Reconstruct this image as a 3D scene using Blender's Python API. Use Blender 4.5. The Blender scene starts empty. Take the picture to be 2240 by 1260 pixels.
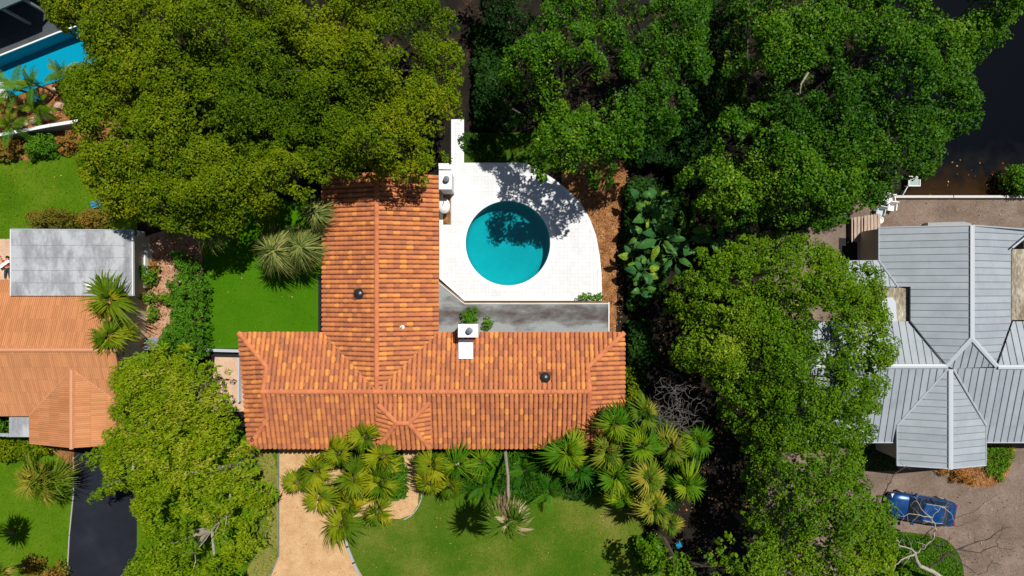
import bpy, bmesh, math, random
import numpy as np
from mathutils import Vector, Matrix, Euler
from mathutils.geometry import tessellate_polygon

random.seed(7)
rng = np.random.default_rng(11)
scene = bpy.context.scene
COL = scene.collection
R = math.radians

# ------------------------------------------------------------------ camera, sky, sun, exposure
S, H = 31.0, 47.0          # pixels of the 2240 px frame per metre at ground level, camera height in metres
cam_d = bpy.data.cameras.new('camera'); cam = bpy.data.objects.new('camera', cam_d); COL.objects.link(cam)
cam.location = (0, 0, H); cam.rotation_euler = (0, 0, 0)
cam_d.sensor_width = 36; cam_d.lens = 36 * S * H / 2240; cam_d.clip_start = .5; cam_d.clip_end = 1500
scene.camera = cam
SUN_EL, SUN_AZ = R(65.0), R(41)        # azimuth from +Y towards +X
world = bpy.data.worlds.new('World'); scene.world = world; world.use_nodes = True
wn = world.node_tree; bg = wn.nodes['Background']
sky = wn.nodes.new('ShaderNodeTexSky'); sky.sky_type = 'NISHITA'; sky.sun_disc = False
sky.sun_elevation = SUN_EL; sky.sun_rotation = SUN_AZ
wn.links.new(sky.outputs[0], bg.inputs[0]); bg.inputs[1].default_value = .05
sl = bpy.data.lights.new('sun', 'SUN'); sl.energy = 5.0; sl.angle = R(.53); sl.color = (1, .955, .88)
so = bpy.data.objects.new('sun', sl); COL.objects.link(so)
d = Vector((-math.sin(SUN_AZ) * math.cos(SUN_EL), -math.cos(SUN_AZ) * math.cos(SUN_EL), -math.sin(SUN_EL)))
so.rotation_euler = d.to_track_quat('-Z', 'Y').to_euler(); so.location = (20, 25, 60)
vs = scene.view_settings; vs.view_transform = 'Standard'; vs.look = 'None'; vs.exposure = -0.08; vs.gamma = 1
vs.use_curve_mapping = False
scene.render.engine = 'CYCLES'
scene.cycles.max_bounces = 6; scene.cycles.transparent_max_bounces = 8; scene.cycles.diffuse_bounces = 3
scene.cycles.caustics_reflective = False; scene.cycles.caustics_refractive = False

# ------------------------------------------------------------------ helpers
def P(px, py, z=0.0):
    """the point at height z that stands at this place of the survey picture"""
    k = (1 - z / H) / S
    return Vector(((px - 1120) * k, (630 - py) * k, z))
def T(x, y, z=0.0):
    return Vector((x / S, -y / S, z))
def tag(o, label=None, cat=None, group=None, kind=None):
    if label: o['label'] = label
    if cat: o['category'] = cat
    if group: o['group'] = group
    if kind: o['kind'] = kind
    return o
def empty(name, loc, label, cat, group=None, rz=0):
    o = bpy.data.objects.new(name, None); COL.objects.link(o); o.location = loc; o.rotation_euler = (0, 0, rz)
    o.empty_display_size = .3
    return tag(o, label, cat, group)
def link(name, me, parent=None, mat=None):
    o = bpy.data.objects.new(name, me); COL.objects.link(o)
    if mat is not None and len(me.materials) == 0: me.materials.append(mat)
    if parent is not None:
        o.parent = parent
        o.matrix_parent_inverse = world_matrix(parent).inverted()
    return o
def world_matrix(o):
    m = Matrix.LocRotScale(o.location, o.rotation_euler, o.scale)
    if o.parent: m = world_matrix(o.parent) @ o.matrix_parent_inverse @ m
    return m
class MB:
    def __init__(s): s.v = []; s.f = []
    def add(s, vs, fs):
        n = len(s.v); s.v += [tuple(v) for v in vs]; s.f += [tuple(i + n for i in f) for f in fs]
        return s
    def box(s, c, size, rz=0, M=None):
        hx, hy, hz = size[0] / 2, size[1] / 2, size[2] / 2
        m = Matrix.Translation(Vector(c)) @ Matrix.Rotation(rz, 4, 'Z') if M is None else M
        vs = [m @ Vector((x * hx, y * hy, z * hz)) for z in (-1, 1) for x, y in ((-1, -1), (1, -1), (1, 1), (-1, 1))]
        return s.add(vs, [(3, 2, 1, 0), (4, 5, 6, 7), (0, 1, 5, 4), (1, 2, 6, 5), (2, 3, 7, 6), (3, 0, 4, 7)])
    def tube(s, pts, rad, n=6, cap=True):
        pts = [Vector(p) for p in pts]; rings = []
        if not hasattr(rad, '__len__'): rad = [rad] * len(pts)
        for i, p in enumerate(pts):
            t = (pts[min(i + 1, len(pts) - 1)] - pts[max(i - 1, 0)])
            if t.length < 1e-6: t = Vector((0, 0, 1))
            t.normalize()
            a = t.cross(Vector((0, 0, 1))) if abs(t.z) < .9 else t.cross(Vector((1, 0, 0)))
            a.normalize(); b = t.cross(a)
            rings.append([p + (a * math.cos(6.28318 * k / n) + b * math.sin(6.28318 * k / n)) * rad[i] for k in range(n)])
        vs = [v for r in rings for v in r]; fs = []
        for i in range(len(pts) - 1):
            for k in range(n):
                k2 = (k + 1) % n
                fs.append((i * n + k, i * n + k2, (i + 1) * n + k2, (i + 1) * n + k))
        if cap:
            fs.append(tuple(range(n))[::-1]); fs.append(tuple((len(pts) - 1) * n + k for k in range(n)))
        return s.add(vs, fs)
    def lathe(s, c, prof, n=20):
        vs = [(c[0] + r * math.cos(6.28318 * k / n), c[1] + r * math.sin(6.28318 * k / n), c[2] + z) for r, z in prof for k in range(n)]
        fs = [(i * n + k, i * n + (k + 1) % n, (i + 1) * n + (k + 1) % n, (i + 1) * n + k) for i in range(len(prof) - 1) for k in range(n)]
        return s.add(vs, fs)
    def slab(s, poly, z0=None, thick=.1):
        """prism under a planar 3D polygon"""
        top = [Vector(p) for p in poly]; bot = [p - Vector((0, 0, thick)) for p in top]; n = len(top)
        tris = tessellate_polygon([top])
        area = sum((top[i].x * top[(i + 1) % n].y - top[(i + 1) % n].x * top[i].y) for i in range(n))
        fs = []
        for t in tris:
            a, b, c = t
            up = (top[b] - top[a]).cross(top[c] - top[a]).z > 0
            fs.append((a, b, c) if up else (c, b, a))
            fs.append((c + n, b + n, a + n) if up else (a + n, b + n, c + n))
        for i in range(n):
            j = (i + 1) % n
            fs.append((i, i + n, j + n, j) if area > 0 else (j, j + n, i + n, i))
        return s.add(top + bot, fs)
    def mesh(s, name, mat=None, smooth=False):
        me = bpy.data.meshes.new(name); me.from_pydata(s.v, [], s.f)
        if mat: me.materials.append(mat)
        if smooth: me.polygons.foreach_set('use_smooth', [True] * len(me.polygons))
        me.update(); return me
    def build(s, name, mat, parent=None, smooth=False):
        return link(name, s.mesh(name, mat, smooth), parent)
def chaikin(poly, it=2):
    for _ in range(it):
        q = []
        for i in range(len(poly)):
            a, b = poly[i], poly[(i + 1) % len(poly)]
            q += [(a[0] * .75 + b[0] * .25, a[1] * .75 + b[1] * .25), (a[0] * .25 + b[0] * .75, a[1] * .25 + b[1] * .75)]
        poly = q
    return poly
def sheet(name, loops, z, mat, kind='structure', smooth=0, parent=None, pts3=False):
    """flat sheet from survey outlines (first outer, the others holes)"""
    L = []
    for lp in loops:
        if pts3: L.append([Vector(p) for p in lp]); continue
        if smooth: lp = chaikin(lp, smooth)
        L.append([P(a, b, z) for a, b in lp])
    vs = [v for l in L for v in l]
    tris = tessellate_polygon(L); fs = []
    for a, b, c in tris:
        fs.append((a, b, c) if (vs[b] - vs[a]).cross(vs[c] - vs[a]).z > 0 else (c, b, a))
    o = MB().add(vs, fs).build(name, mat, parent)
    if kind: o['kind'] = kind
    return o

# ------------------------------------------------------------------ materials
def new_mat(name, rough=.8, spec=.3):
    m = bpy.data.materials.new(name); m.use_nodes = True
    b = m.node_tree.nodes['Principled BSDF']; b.inputs['Roughness'].default_value = rough
    b.inputs['Specular IOR Level'].default_value = spec
    return m, m.node_tree, b
def ramp(nt, stops, interp='LINEAR'):
    r = nt.nodes.new('ShaderNodeValToRGB'); r.color_ramp.interpolation = interp
    el = r.color_ramp.elements
    while len(el) > 1: el.remove(el[-1])
    el[0].position = stops[0][0]; el[0].color = (*stops[0][1], 1)
    for p, c in stops[1:]:
        e = el.new(p); e.color = (*c, 1)
    return r
def noise(nt, scale, detail=3, vec=None, rough=.6, stretch=None):
    g = nt.nodes.new('ShaderNodeNewGeometry')
    src = g.outputs['Position'] if vec is None else vec
    if stretch:
        mp = nt.nodes.new('ShaderNodeMapping'); mp.inputs['Scale'].default_value = stretch
        nt.links.new(src, mp.inputs['Vector']); src = mp.outputs[0]
    n = nt.nodes.new('ShaderNodeTexNoise'); n.inputs['Scale'].default_value = scale; n.inputs['Detail'].default_value = detail
    n.inputs['Roughness'].default_value = rough
    nt.links.new(src, n.inputs['Vector']); return n.outputs['Fac']
def math_n(nt, op, a, b=None, c=None):
    m = nt.nodes.new('ShaderNodeMath'); m.operation = op
    for i, x in enumerate((a, b, c)):
        if x is None: continue
        if isinstance(x, (int, float)): m.inputs[i].default_value = x
        else: nt.links.new(x, m.inputs[i])
    return m.outputs[0]
def bump(nt, b, h, strength=.3, dist=.05):
    n = nt.nodes.new('ShaderNodeBump'); n.inputs['Strength'].default_value = strength; n.inputs['Distance'].default_value = dist
    nt.links.new(h, n.inputs['Height']); nt.links.new(n.outputs[0], b.inputs['Normal'])
def nmat(name, stops, s1, s2, w=.5, rough=.85, bmp=.3, bdist=.03, spec=.2, stretch=None, contrast=1.6):
    m, nt, b = new_mat(name, rough, spec)
    a = noise(nt, s1, 9, stretch=stretch, rough=.68); c = noise(nt, s2, 5, stretch=stretch)
    mix = math_n(nt, 'ADD', math_n(nt, 'MULTIPLY', a, w), math_n(nt, 'MULTIPLY', c, 1 - w))
    mix = math_n(nt, 'MULTIPLY_ADD', math_n(nt, 'SUBTRACT', mix, .5), contrast * 1.8, .5)
    r = ramp(nt, stops); nt.links.new(mix, r.inputs[0]); nt.links.new(r.outputs[0], b.inputs['Base Color'])
    if bmp: bump(nt, b, c, bmp, bdist)
    return m
def flat(name, col, rough=.6, spec=.3, metal=0, var=.12, s=6):
    lo = tuple(c * (1 - var) for c in col); hi = tuple(min(1, c * (1 + var)) for c in col)
    m = nmat(name, [(0, lo), (1, hi)], s, s * 7, rough=rough, bmp=.08, bdist=.01, spec=spec)
    m.node_tree.nodes['Principled BSDF'].inputs['Metallic'].default_value = metal
    return m
def leaf_mat(name, stops, obj_random=False, trans=.16, rough=.6, spec=.1):
    m, nt, b = new_mat(name, rough, spec)
    if obj_random:
        oi = nt.nodes.new('ShaderNodeObjectInfo'); g = noise(nt, 13, 3)
        f = math_n(nt, 'ADD', math_n(nt, 'MULTIPLY', oi.outputs['Random'], .6), math_n(nt, 'MULTIPLY', math_n(nt, 'SUBTRACT', g, .25), .8))
    else:
        at = nt.nodes.new('ShaderNodeAttribute'); at.attribute_name = 'tint'; f = at.outputs['Fac']
    r = ramp(nt, stops); nt.links.new(f, r.inputs[0]); nt.links.new(r.outputs[0], b.inputs['Base Color'])
    tr = nt.nodes.new('ShaderNodeBsdfTranslucent'); nt.links.new(r.outputs[0], tr.inputs[0])
    mx = nt.nodes.new('ShaderNodeMixShader'); mx.inputs[0].default_value = trans
    out = nt.nodes['Material Output']
    nt.links.new(b.outputs[0], mx.inputs[1]); nt.links.new(tr.outputs[0], mx.inputs[2]); nt.links.new(mx.outputs[0], out.inputs[0])
    return m

M = {}
M['soil'] = nmat('soil', [(0, (.004, .004, .003)), (.5, (.01, .008, .005)), (.74, (.03, .018, .01)), (.9, (.12, .065, .04)), (1, (.22, .13, .085))], .5, 9, .6, bmp=.8, bdist=.06)
M['grass'] = nmat('grass_front', [(0, (.03, .095, .004)), (.4, (.06, .125, .007)), (.7, (.115, .15, .018)), (1, (.19, .18, .045))], .16, 14, .62, bmp=.8, bdist=.03, contrast=2.2, spec=.03)
M['grass_l'] = nmat('grass_left', [(0, (.03, .095, .002)), (.5, (.07, .155, .004)), (1, (.13, .19, .015))], .25, 14, .6, bmp=.7, bdist=.03, contrast=1.8, spec=.03)
M['turf'] = nmat('turf', [(0, (.034, .12, .002)), (.5, (.05, .15, .003)), (1, (.066, .17, .006))], .5, 16, .5, rough=.9, bmp=.5, bdist=.02, contrast=1.5, spec=.03)
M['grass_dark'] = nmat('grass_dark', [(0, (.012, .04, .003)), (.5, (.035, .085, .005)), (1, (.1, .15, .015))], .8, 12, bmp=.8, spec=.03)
M['grass_dry'] = nmat('grass_dry', [(0, (.12, .14, .02)), (.5, (.2, .19, .04)), (1, (.34, .26, .08))], .4, 12, .5, bmp=.7)
M['mulch'] = nmat('bark_mulch', [(0, (.03, .014, .006)), (.35, (.2, .085, .03)), (.7, (.42, .2, .075)), (1, (.62, .36, .17))], 1.6, 26, .55, bmp=1, bdist=.05)
M['chip'] = leaf_mat('bark_chip', [(0, (.12, .05, .02)), (.5, (.38, .17, .06)), (1, (.66, .38, .18))], trans=0, rough=.8)
M['drive'] = nmat('exposed_aggregate', [(0, (.26, .13, .055)), (.4, (.5, .3, .145)), (.7, (.62, .41, .22)), (1, (.74, .54, .32))], 1.3, 22, .35, bmp=.4, bdist=.02, contrast=1.5)
M['beige'] = nmat('beige_paving', [(0, (.4, .25, .17)), (.5, (.58, .39, .27)), (1, (.68, .5, .36))], 1.5, 18, bmp=.2)
M['asphalt'] = nmat('asphalt', [(0, (.005, .007, .012)), (.6, (.012, .015, .023)), (1, (.026, .03, .04))], .35, 50, .6, rough=.75, bmp=.2, bdist=.01)
M['gravel'] = nmat('brown_gravel', [(0, (.085, .064, .05)), (.4, (.165, .12, .092)), (.7, (.225, .168, .134)), (1, (.3, .24, .2))], .5, 16, .5, bmp=.6, bdist=.04, contrast=1.7)
M['kerb'] = flat('kerb_concrete', (.36, .36, .33), .8)
M['kerb2'] = flat('painted_concrete', (.58, .57, .55), .8)
M['slate'] = nmat('slate_deck', [(0, (.035, .045, .05)), (1, (.09, .1, .105))], .6, 8, rough=.7, bmp=.2)  # dark grey paving, darkened further to hold the patio's shade
M['deck'] = None
m, nt, b = new_mat('white_deck_tile', .55, .3)
at = nt.nodes.new('ShaderNodeAttribute'); at.attribute_name = 'tint'
f = math_n(nt, 'ADD', math_n(nt, 'MULTIPLY', at.outputs['Fac'], .5), math_n(nt, 'MULTIPLY', noise(nt, .9, 4), .5))
r = ramp(nt, [(0, (.64, .65, .67)), (.5, (.7, .705, .72)), (1, (.76, .76, .77))]); nt.links.new(f, r.inputs[0])
dn = noise(nt, .6, 9, rough=.75); r2 = ramp(nt, [(.3, (.86, .87, .86)), (.5, (1, 1, 1))]); nt.links.new(dn, r2.inputs[0])
mx = nt.nodes.new('ShaderNodeMix'); mx.data_type = 'RGBA'; mx.blend_type = 'MULTIPLY'; mx.inputs[0].default_value = .8
nt.links.new(r.outputs[0], mx.inputs[6]); nt.links.new(r2.outputs[0], mx.inputs[7]); nt.links.new(mx.outputs[2], b.inputs['Base Color'])
M['deck'] = m
M['grout'] = flat('grout', (.5, .51, .53), .9)
M['white'] = flat('white_paint', (.76, .77, .77), .5, var=.05)
M['coping'] = flat('white_coping', (.84, .84, .84), .5, var=.03)
M['trimgrey'] = flat('bluish_trim', (.42, .47, .53), .5)
M['wall'] = flat('cream_stucco', (.6, .52, .42), .9)
M['wallgrey'] = flat('grey_wall', (.3, .32, .33), .9)
M['dark'] = flat('painted_dark', (.012, .013, .015), .8)  # near-black colour for painted shade and the dark of a trench
M['glass'] = flat('dark_glass', (.02, .03, .04), .08, .6)
M['wood'] = nmat('weathered_wood', [(0, (.22, .15, .11)), (.5, (.42, .32, .26)), (1, (.6, .5, .43))], 2, 24, stretch=(6, .6, 1), bmp=.3)
M['bark'] = nmat('bark', [(0, (.07, .055, .04)), (1, (.22, .18, .13))], 3, 20, bmp=.8)
M['palebark'] = nmat('pale_bark', [(0, (.26, .22, .17)), (1, (.52, .47, .4))], 3, 20, bmp=.6)
M['darkbark'] = nmat('dark_bark', [(0, (.06, .045, .035)), (1, (.13, .1, .08))], 3, 20, bmp=.6)
M['rock'] = nmat('pinkish_rock', [(0, (.3, .17, .1)), (.5, (.52, .36, .25)), (1, (.76, .66, .56))], 1.5, 9, bmp=.9, bdist=.1)
M['vent'] = flat('black_vent', (.02, .022, .025), .35, .5)
M['blue'] = flat('blue_sheet', (.01, .22, .4), .5)
M['metalgrey'] = flat('grey_frame', (.2, .22, .24), .4, .5)

# terracotta tiles: fired colour differs from tile to tile
def tile_mat(name, stops, wear=True):
    m, nt, b = new_mat(name, .75, .2)
    at = nt.nodes.new('ShaderNodeAttribute'); at.attribute_name = 'tint'
    oi = nt.nodes.new('ShaderNodeObjectInfo')
    f = math_n(nt, 'FRACT', math_n(nt, 'ADD', at.outputs['Fac'], oi.outputs['Random']))
    r = ramp(nt, stops, 'CONSTANT'); nt.links.new(f, r.inputs[0])
    n = noise(nt, 9, 4); big = noise(nt, .5, 3)
    n2 = math_n(nt, 'ADD', math_n(nt, 'MULTIPLY', n, .5), math_n(nt, 'MULTIPLY', big, .62))
    mx = nt.nodes.new('ShaderNodeMix'); mx.data_type = 'RGBA'; mx.blend_type = 'MULTIPLY'; mx.inputs[0].default_value = .6
    r2 = ramp(nt, [(.3, (.72, .7, .7)), (.6, (1, 1, 1)), (.8, (1.15, 1.12, 1.1))]); nt.links.new(n2, r2.inputs[0])
    nt.links.new(r.outputs[0], mx.inputs[6]); nt.links.new(r2.outputs[0], mx.inputs[7]); nt.links.new(mx.outputs[2], b.inputs['Base Color'])
    bump(nt, b, n, .25, .01)
    return m
M['tile'] = tile_mat('terracotta_tile', [(0, (.55, .2, .08)), (.22, (.49, .175, .074)), (.42, (.61, .23, .078)), (.6, (.43, .155, .072)), (.74, (.53, .19, .082)), (.88, (.7, .29, .08)), (.96, (.39, .15, .075))])
M['ridge'] = tile_mat('ridge_tile', [(0, (.56, .19, .08)), (.35, (.52, .17, .075)), (.7, (.6, .21, .09))])
M['underlay'] = flat('roof_underlay', (.16, .06, .03), .9)
M['tan_roof'] = tile_mat('tan_rib_roof', [(0, (.55, .25, .11)), (.35, (.51, .23, .1)), (.7, (.59, .27, .12))])
M['tan_ridge'] = flat('tan_ridge', (.6, .28, .15), .7)

def metal_mat(name):
    m, nt, b = new_mat(name, .6, .25)
    oi = nt.nodes.new('ShaderNodeObjectInfo'); n = noise(nt, 1.2, 4)
    f = math_n(nt, 'ADD', math_n(nt, 'MULTIPLY', oi.outputs['Random'], .5), math_n(nt, 'MULTIPLY', n, .5))
    r = ramp(nt, [(.1, (.29, .33, .37)), (.9, (.37, .41, .45))]); nt.links.new(f, r.inputs[0])
    dn = noise(nt, .7, 8, rough=.7); r2 = ramp(nt, [(.3, (.8, .81, .8)), (.55, (1, 1, 1)), (.75, (1.1, 1.1, 1.08))]); nt.links.new(dn, r2.inputs[0])
    mx = nt.nodes.new('ShaderNodeMix'); mx.data_type = 'RGBA'; mx.blend_type = 'MULTIPLY'; mx.inputs[0].default_value = .8
    nt.links.new(r.outputs[0], mx.inputs[6]); nt.links.new(r2.outputs[0], mx.inputs[7]); nt.links.new(mx.outputs[2], b.inputs['Base Color']); bump(nt, b, dn, .15, .02)
    return m
M['metal'] = metal_mat('galvalume')
M['metaltrim'] = flat('pale_metal_trim', (.46, .5, .54), .45, .5, var=.04)
M['seam'] = flat('seam_metal', (.2, .22, .24), .5, .4, var=.05)
M['capconc'] = nmat('weathered_concrete', [(.1, (.1, .085, .06)), (.45, (.26, .22, .16)), (.7, (.42, .38, .3)), (1, (.66, .66, .64))], .9, 5, .6, bmp=.2, stretch=(1.6, .5, 1))

def stained(name, base, stain, band=None, s=1.1):
    m, nt, b = new_mat(name, .7, .25)
    n = noise(nt, s, 5, rough=.65, stretch=(.45, 1, 1) if band else (1.1, .55, 1)); fine = noise(nt, 12, 3)
    f = n
    if band:
        g = nt.nodes.new('ShaderNodeNewGeometry'); sx = nt.nodes.new('ShaderNodeSeparateXYZ'); nt.links.new(g.outputs['Position'], sx.inputs[0])
        dy = math_n(nt, 'ABSOLUTE', math_n(nt, 'SUBTRACT', sx.outputs['Y'], band[0]))
        f = math_n(nt, 'SUBTRACT', math_n(nt, 'ADD', n, band[2]), math_n(nt, 'MULTIPLY', dy, band[1]))
    r = ramp(nt, [(.42, base), (.53, tuple((a + c) / 2 for a, c in zip(base, stain))), (.72, stain)]); nt.links.new(f, r.inputs[0])
    mx = nt.nodes.new('ShaderNodeMix'); mx.data_type = 'RGBA'; mx.blend_type = 'MULTIPLY'; mx.inputs[0].default_value = .35
    r2 = ramp(nt, [(.3, (.7, .7, .7)), (.7, (1.1, 1.1, 1.1))]); nt.links.new(fine, r2.inputs[0])
    nt.links.new(r.outputs[0], mx.inputs[6]); nt.links.new(r2.outputs[0], mx.inputs[7]); nt.links.new(mx.outputs[2], b.inputs['Base Color'])
    return m
M['patioroof'] = stained('stained_flat_roof', (.28, .3, .3), (.08, .062, .056), band=(P(0, 686, 2.7).y, .3, .2))
M['flatroof'] = stained('weathered_flat_roof', (.45, .47, .5), (.2, .205, .22))

def pool_water(name, tint):
    m = bpy.data.materials.new(name); m.use_nodes = True; nt = m.node_tree; nt.nodes.remove(nt.nodes['Principled BSDF'])
    t = nt.nodes.new('ShaderNodeBsdfTransparent'); t.inputs[0].default_value = (*tint, 1)
    g = nt.nodes.new('ShaderNodeBsdfGlossy'); g.inputs['Roughness'].default_value = .03
    fr = nt.nodes.new('ShaderNodeFresnel'); fr.inputs[0].default_value = 1.33
    bn = nt.nodes.new('ShaderNodeBump'); bn.inputs['Strength'].default_value = .25; bn.inputs['Distance'].default_value = .03
    nt.links.new(noise(nt, 4, 3), bn.inputs['Height']); nt.links.new(bn.outputs[0], g.inputs['Normal']); nt.links.new(bn.outputs[0], fr.inputs['Normal'])
    mx = nt.nodes.new('ShaderNodeMixShader'); nt.links.new(fr.outputs[0], mx.inputs[0]); nt.links.new(t.outputs[0], mx.inputs[1]); nt.links.new(g.outputs[0], mx.inputs[2])
    nt.links.new(mx.outputs[0], nt.nodes['Material Output'].inputs[0]); return m
M['water'] = pool_water('pool_water', (.28, .82, .86))
M['water2'] = pool_water('blue_pool_water', (.22, .8, .95))
M['basin'] = nmat('pool_plaster', [(0, (.025, .4, .43)), (.5, (.03, .45, .48)), (1, (.04, .5, .53))], .5, 5, .7, bmp=.1)
M['basin2'] = nmat('blue_pool_plaster', [(0, (.02, .4, .46)), (1, (.025, .46, .52))], .5, 5, .7, bmp=.1)
m, nt, b = new_mat('canal_water', .06, .15)
g = nt.nodes.new('ShaderNodeNewGeometry'); sx = nt.nodes.new('ShaderNodeSeparateXYZ'); nt.links.new(g.outputs['Position'], sx.inputs[0])
shore = P(0, 430).y
dd = math_n(nt, 'SUBTRACT', sx.outputs['Y'], shore)
f = math_n(nt, 'ADD', math_n(nt, 'MULTIPLY', dd, .2), math_n(nt, 'MULTIPLY', math_n(nt, 'SUBTRACT', noise(nt, 1.1, 5), .5), 1.0))
r = ramp(nt, [(0, (.035, .018, .007)), (.25, (.022, .012, .005)), (.5, (.006, .007, .008)), (.8, (.002, .003, .005))]); nt.links.new(f, r.inputs[0]); nt.links.new(r.outputs[0], b.inputs['Base Color'])
M['canal'] = m

M['leaf_olive'] = leaf_mat('olive_leaves', [(0, (.018, .06, .001)), (.35, (.075, .14, .001)), (.7, (.15, .215, .002)), (1, (.27, .28, .004))])
M['leaf_green'] = leaf_mat('fresh_green_leaves', [(0, (.012, .06, .001)), (.4, (.05, .15, .002)), (.75, (.12, .24, .004)), (1, (.34, .42, .04))], rough=.5, spec=.16)
M['leaf_light'] = leaf_mat('light_green_leaves', [(0, (.03, .085, .001)), (.4, (.085, .19, .002)), (.75, (.17, .27, .004)), (1, (.36, .4, .04))], rough=.5, spec=.14)
M['leaf_fern'] = leaf_mat('feathery_leaves', [(0, (.04, .1, .001)), (.4, (.13, .23, .002)), (.75, (.24, .31, .004)), (1, (.42, .38, .06))])
M['leaf_hedge'] = leaf_mat('hedge_leaves', [(0, (.02, .08, .004)), (.5, (.07, .2, .008)), (1, (.15, .27, .012))])
M['leaf_rust'] = leaf_mat('rusty_leaves', [(0, (.07, .06, .01)), (.4, (.16, .15, .015)), (.7, (.3, .16, .03)), (1, (.45, .16, .05))])
M['leaf_dark'] = leaf_mat('shade_toned_leaves', [(0, (.006, .03, .004)), (.5, (.018, .065, .008)), (1, (.05, .12, .012))])  # dark green with the shade of the canopy gaps put in
M['palm_yellow'] = leaf_mat('yellow_green_fronds', [(0, (.025, .07, .002)), (.3, (.08, .15, .003)), (.65, (.21, .25, .005)), (.9, (.4, .33, .01)), (1, (.36, .22, .05))], True)
M['palm_green'] = leaf_mat('green_fronds', [(0, (.015, .08, .003)), (.4, (.06, .17, .004)), (.75, (.16, .25, .006)), (1, (.34, .33, .015))], True)
M['palm_deep'] = leaf_mat('deep_green_fronds', [(0, (.01, .07, .003)), (.5, (.035, .14, .005)), (1, (.1, .22, .008))], True)
M['palm_mixed'] = leaf_mat('ageing_fronds', [(0, (.02, .06, .004)), (.35, (.07, .15, .006)), (.6, (.18, .22, .015)), (.8, (.33, .27, .03)), (1, (.5, .4, .18))], True)
M['palm_dry'] = leaf_mat('dry_fronds', [(0, (.16, .11, .06)), (.5, (.34, .25, .14)), (1, (.55, .45, .3))], True)
M['palm_grey'] = leaf_mat('grey_dry_fronds', [(0, (.1, .09, .08)), (.5, (.22, .2, .18)), (1, (.36, .33, .28))], True)
M['strap'] = leaf_mat('strap_leaves', [(0, (.04, .07, .012)), (.4, (.11, .15, .03)), (.75, (.22, .26, .06)), (1, (.36, .34, .11))])
M['broad'] = leaf_mat('broad_leaves', [(0, (.02, .09, .03)), (.4, (.05, .15, .04)), (.72, (.08, .2, .03)), (.82, (.25, .35, .02)), (1, (.38, .42, .02))], True, rough=.35)

M['tuft'] = leaf_mat('lawn_blades', [(0, (.05, .13, .003)), (.5, (.09, .17, .006)), (1, (.2, .24, .02))], trans=.3)
# ------------------------------------------------------------------ ground, lawns, paving, water
POOL_C = P(1111, 532, .25); POOL_R = 93.5 * (1 - .25 / H) / S
circ = lambda r, z, n=72: [(POOL_C.x + r * math.cos(2 * math.pi * k / n), POOL_C.y + r * math.sin(2 * math.pi * k / n), z) for k in range(n)]
pool2 = [(-260, 222), (-60, 148), (0, 122), (125, 72), (196, 48), (262, 128), (208, 158), (100, 186), (40, 208), (-60, 240), (-260, 300)]
canal = [(1985, 429), (1985, 330), (1900, 100), (1880, -900), (4200, -900), (4200, 429)]
BIG = 420
p3 = lambda poly, z: [P(a, b, z) for a, b in poly]
ground_loops = [[(-BIG, -BIG, 0), (BIG, -BIG, 0), (BIG, BIG, 0), (-BIG, BIG, 0)], circ(POOL_R + .05, 0), p3(pool2, 0)[::-1], p3(canal, 0)]
sheet('ground', ground_loops, 0, M['soil'], pts3=True)

sheet('front_lawn', [[(285, 940), (1470, 940), (1465, 1000), (1440, 1110), (1405, 1160), (1450, 1240), (1520, 1420), (1500, 1800), (285, 1800)]], .02, M['grass'])
sheet('dry_grass_verge', [[(555, 985), (609, 985), (609, 1215), (590, 1262), (560, 1340), (500, 1420), (520, 1280), (575, 1190), (600, 1100), (570, 1040)]], .024, M['grass_dry'], smooth=2)
sheet('side_lawn', [[(441, 440), (705, 440), (705, 745), (540, 762), (445, 762)]], .03, M['turf'])
sheet('upper_lawn', [[(-400, 352), (20, 345), (60, 350), (100, 332), (160, 326), (300, 330), (300, 520), (-400, 530)]], .02, M['grass_l'])
sheet('lower_lawn', [[(-900, 940), (162, 940), (162, 1080), (153, 1170), (148, 1262), (140, 1800), (-900, 1800)]], .02, M['grass_l'])
sheet('verge_lawn', [[(298, 900), (480, 900), (560, 1100), (520, 1400), (300, 1400)]], .028, M['grass_l'])
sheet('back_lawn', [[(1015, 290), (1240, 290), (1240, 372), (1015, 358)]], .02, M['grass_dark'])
sheet('asphalt_drive', [[(162, 940), (312, 940), (306, 990), (300, 1060), (299, 1262), (290, 1800), (130, 1800), (148, 1262), (153, 1170), (162, 1080)]], .036, M['asphalt'])
sheet('clay_path', [[(50, 930), (163, 930), (163, 1066), (156, 1040), (143, 1012), (125, 995), (100, 984), (60, 978)]], .03, M['mulch'])
sheet('driveway', [[(611, 960), (742, 960), (760, 1060), (800, 1098), (830, 1099), (872, 1096), (881, 1086), (882, 960), (922, 960), (917, 1060), (914, 1105), (900, 1126), (875, 1135), (845, 1134), (800, 1125), (770, 1140), (757, 1170), (765, 1203), (780, 1237), (793, 1262), (830, 1400), (840, 1800), (400, 1800), (560, 1345), (592, 1262), (611, 1215)]], .036, M['drive'])
sheet('side_patio', [[(283, 640), (320, 640), (318, 700), (310, 800), (340, 820), (270, 860), (240, 760)]], .03, M['beige'])
sheet('entry_patio', [[(470, 781), (540, 781), (540, 900), (460, 900)]], .03, M['beige'])
sheet('sun_patio', [[(-400, 528), (60, 522), (60, 640), (-400, 640)]], .03, M['beige'])
sheet('garden_bed', [[(306, 520), (445, 480), (443, 775), (360, 775), (318, 735), (318, 640), (306, 640)]], .02, nmat('pink_gravel', [(0, (.2, .09, .05)), (.5, (.42, .23, .14)), (1, (.62, .42, .3))], 1.5, 12, bmp=.8))
sheet('bark_bed', [[(1228, 372), (1300, 345), (1372, 350), (1366, 430), (1356, 480), (1346, 560), (1350, 660), (1346, 742), (1290, 742), (1285, 640), (1228, 520)]], .024, M['mulch'])
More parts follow.
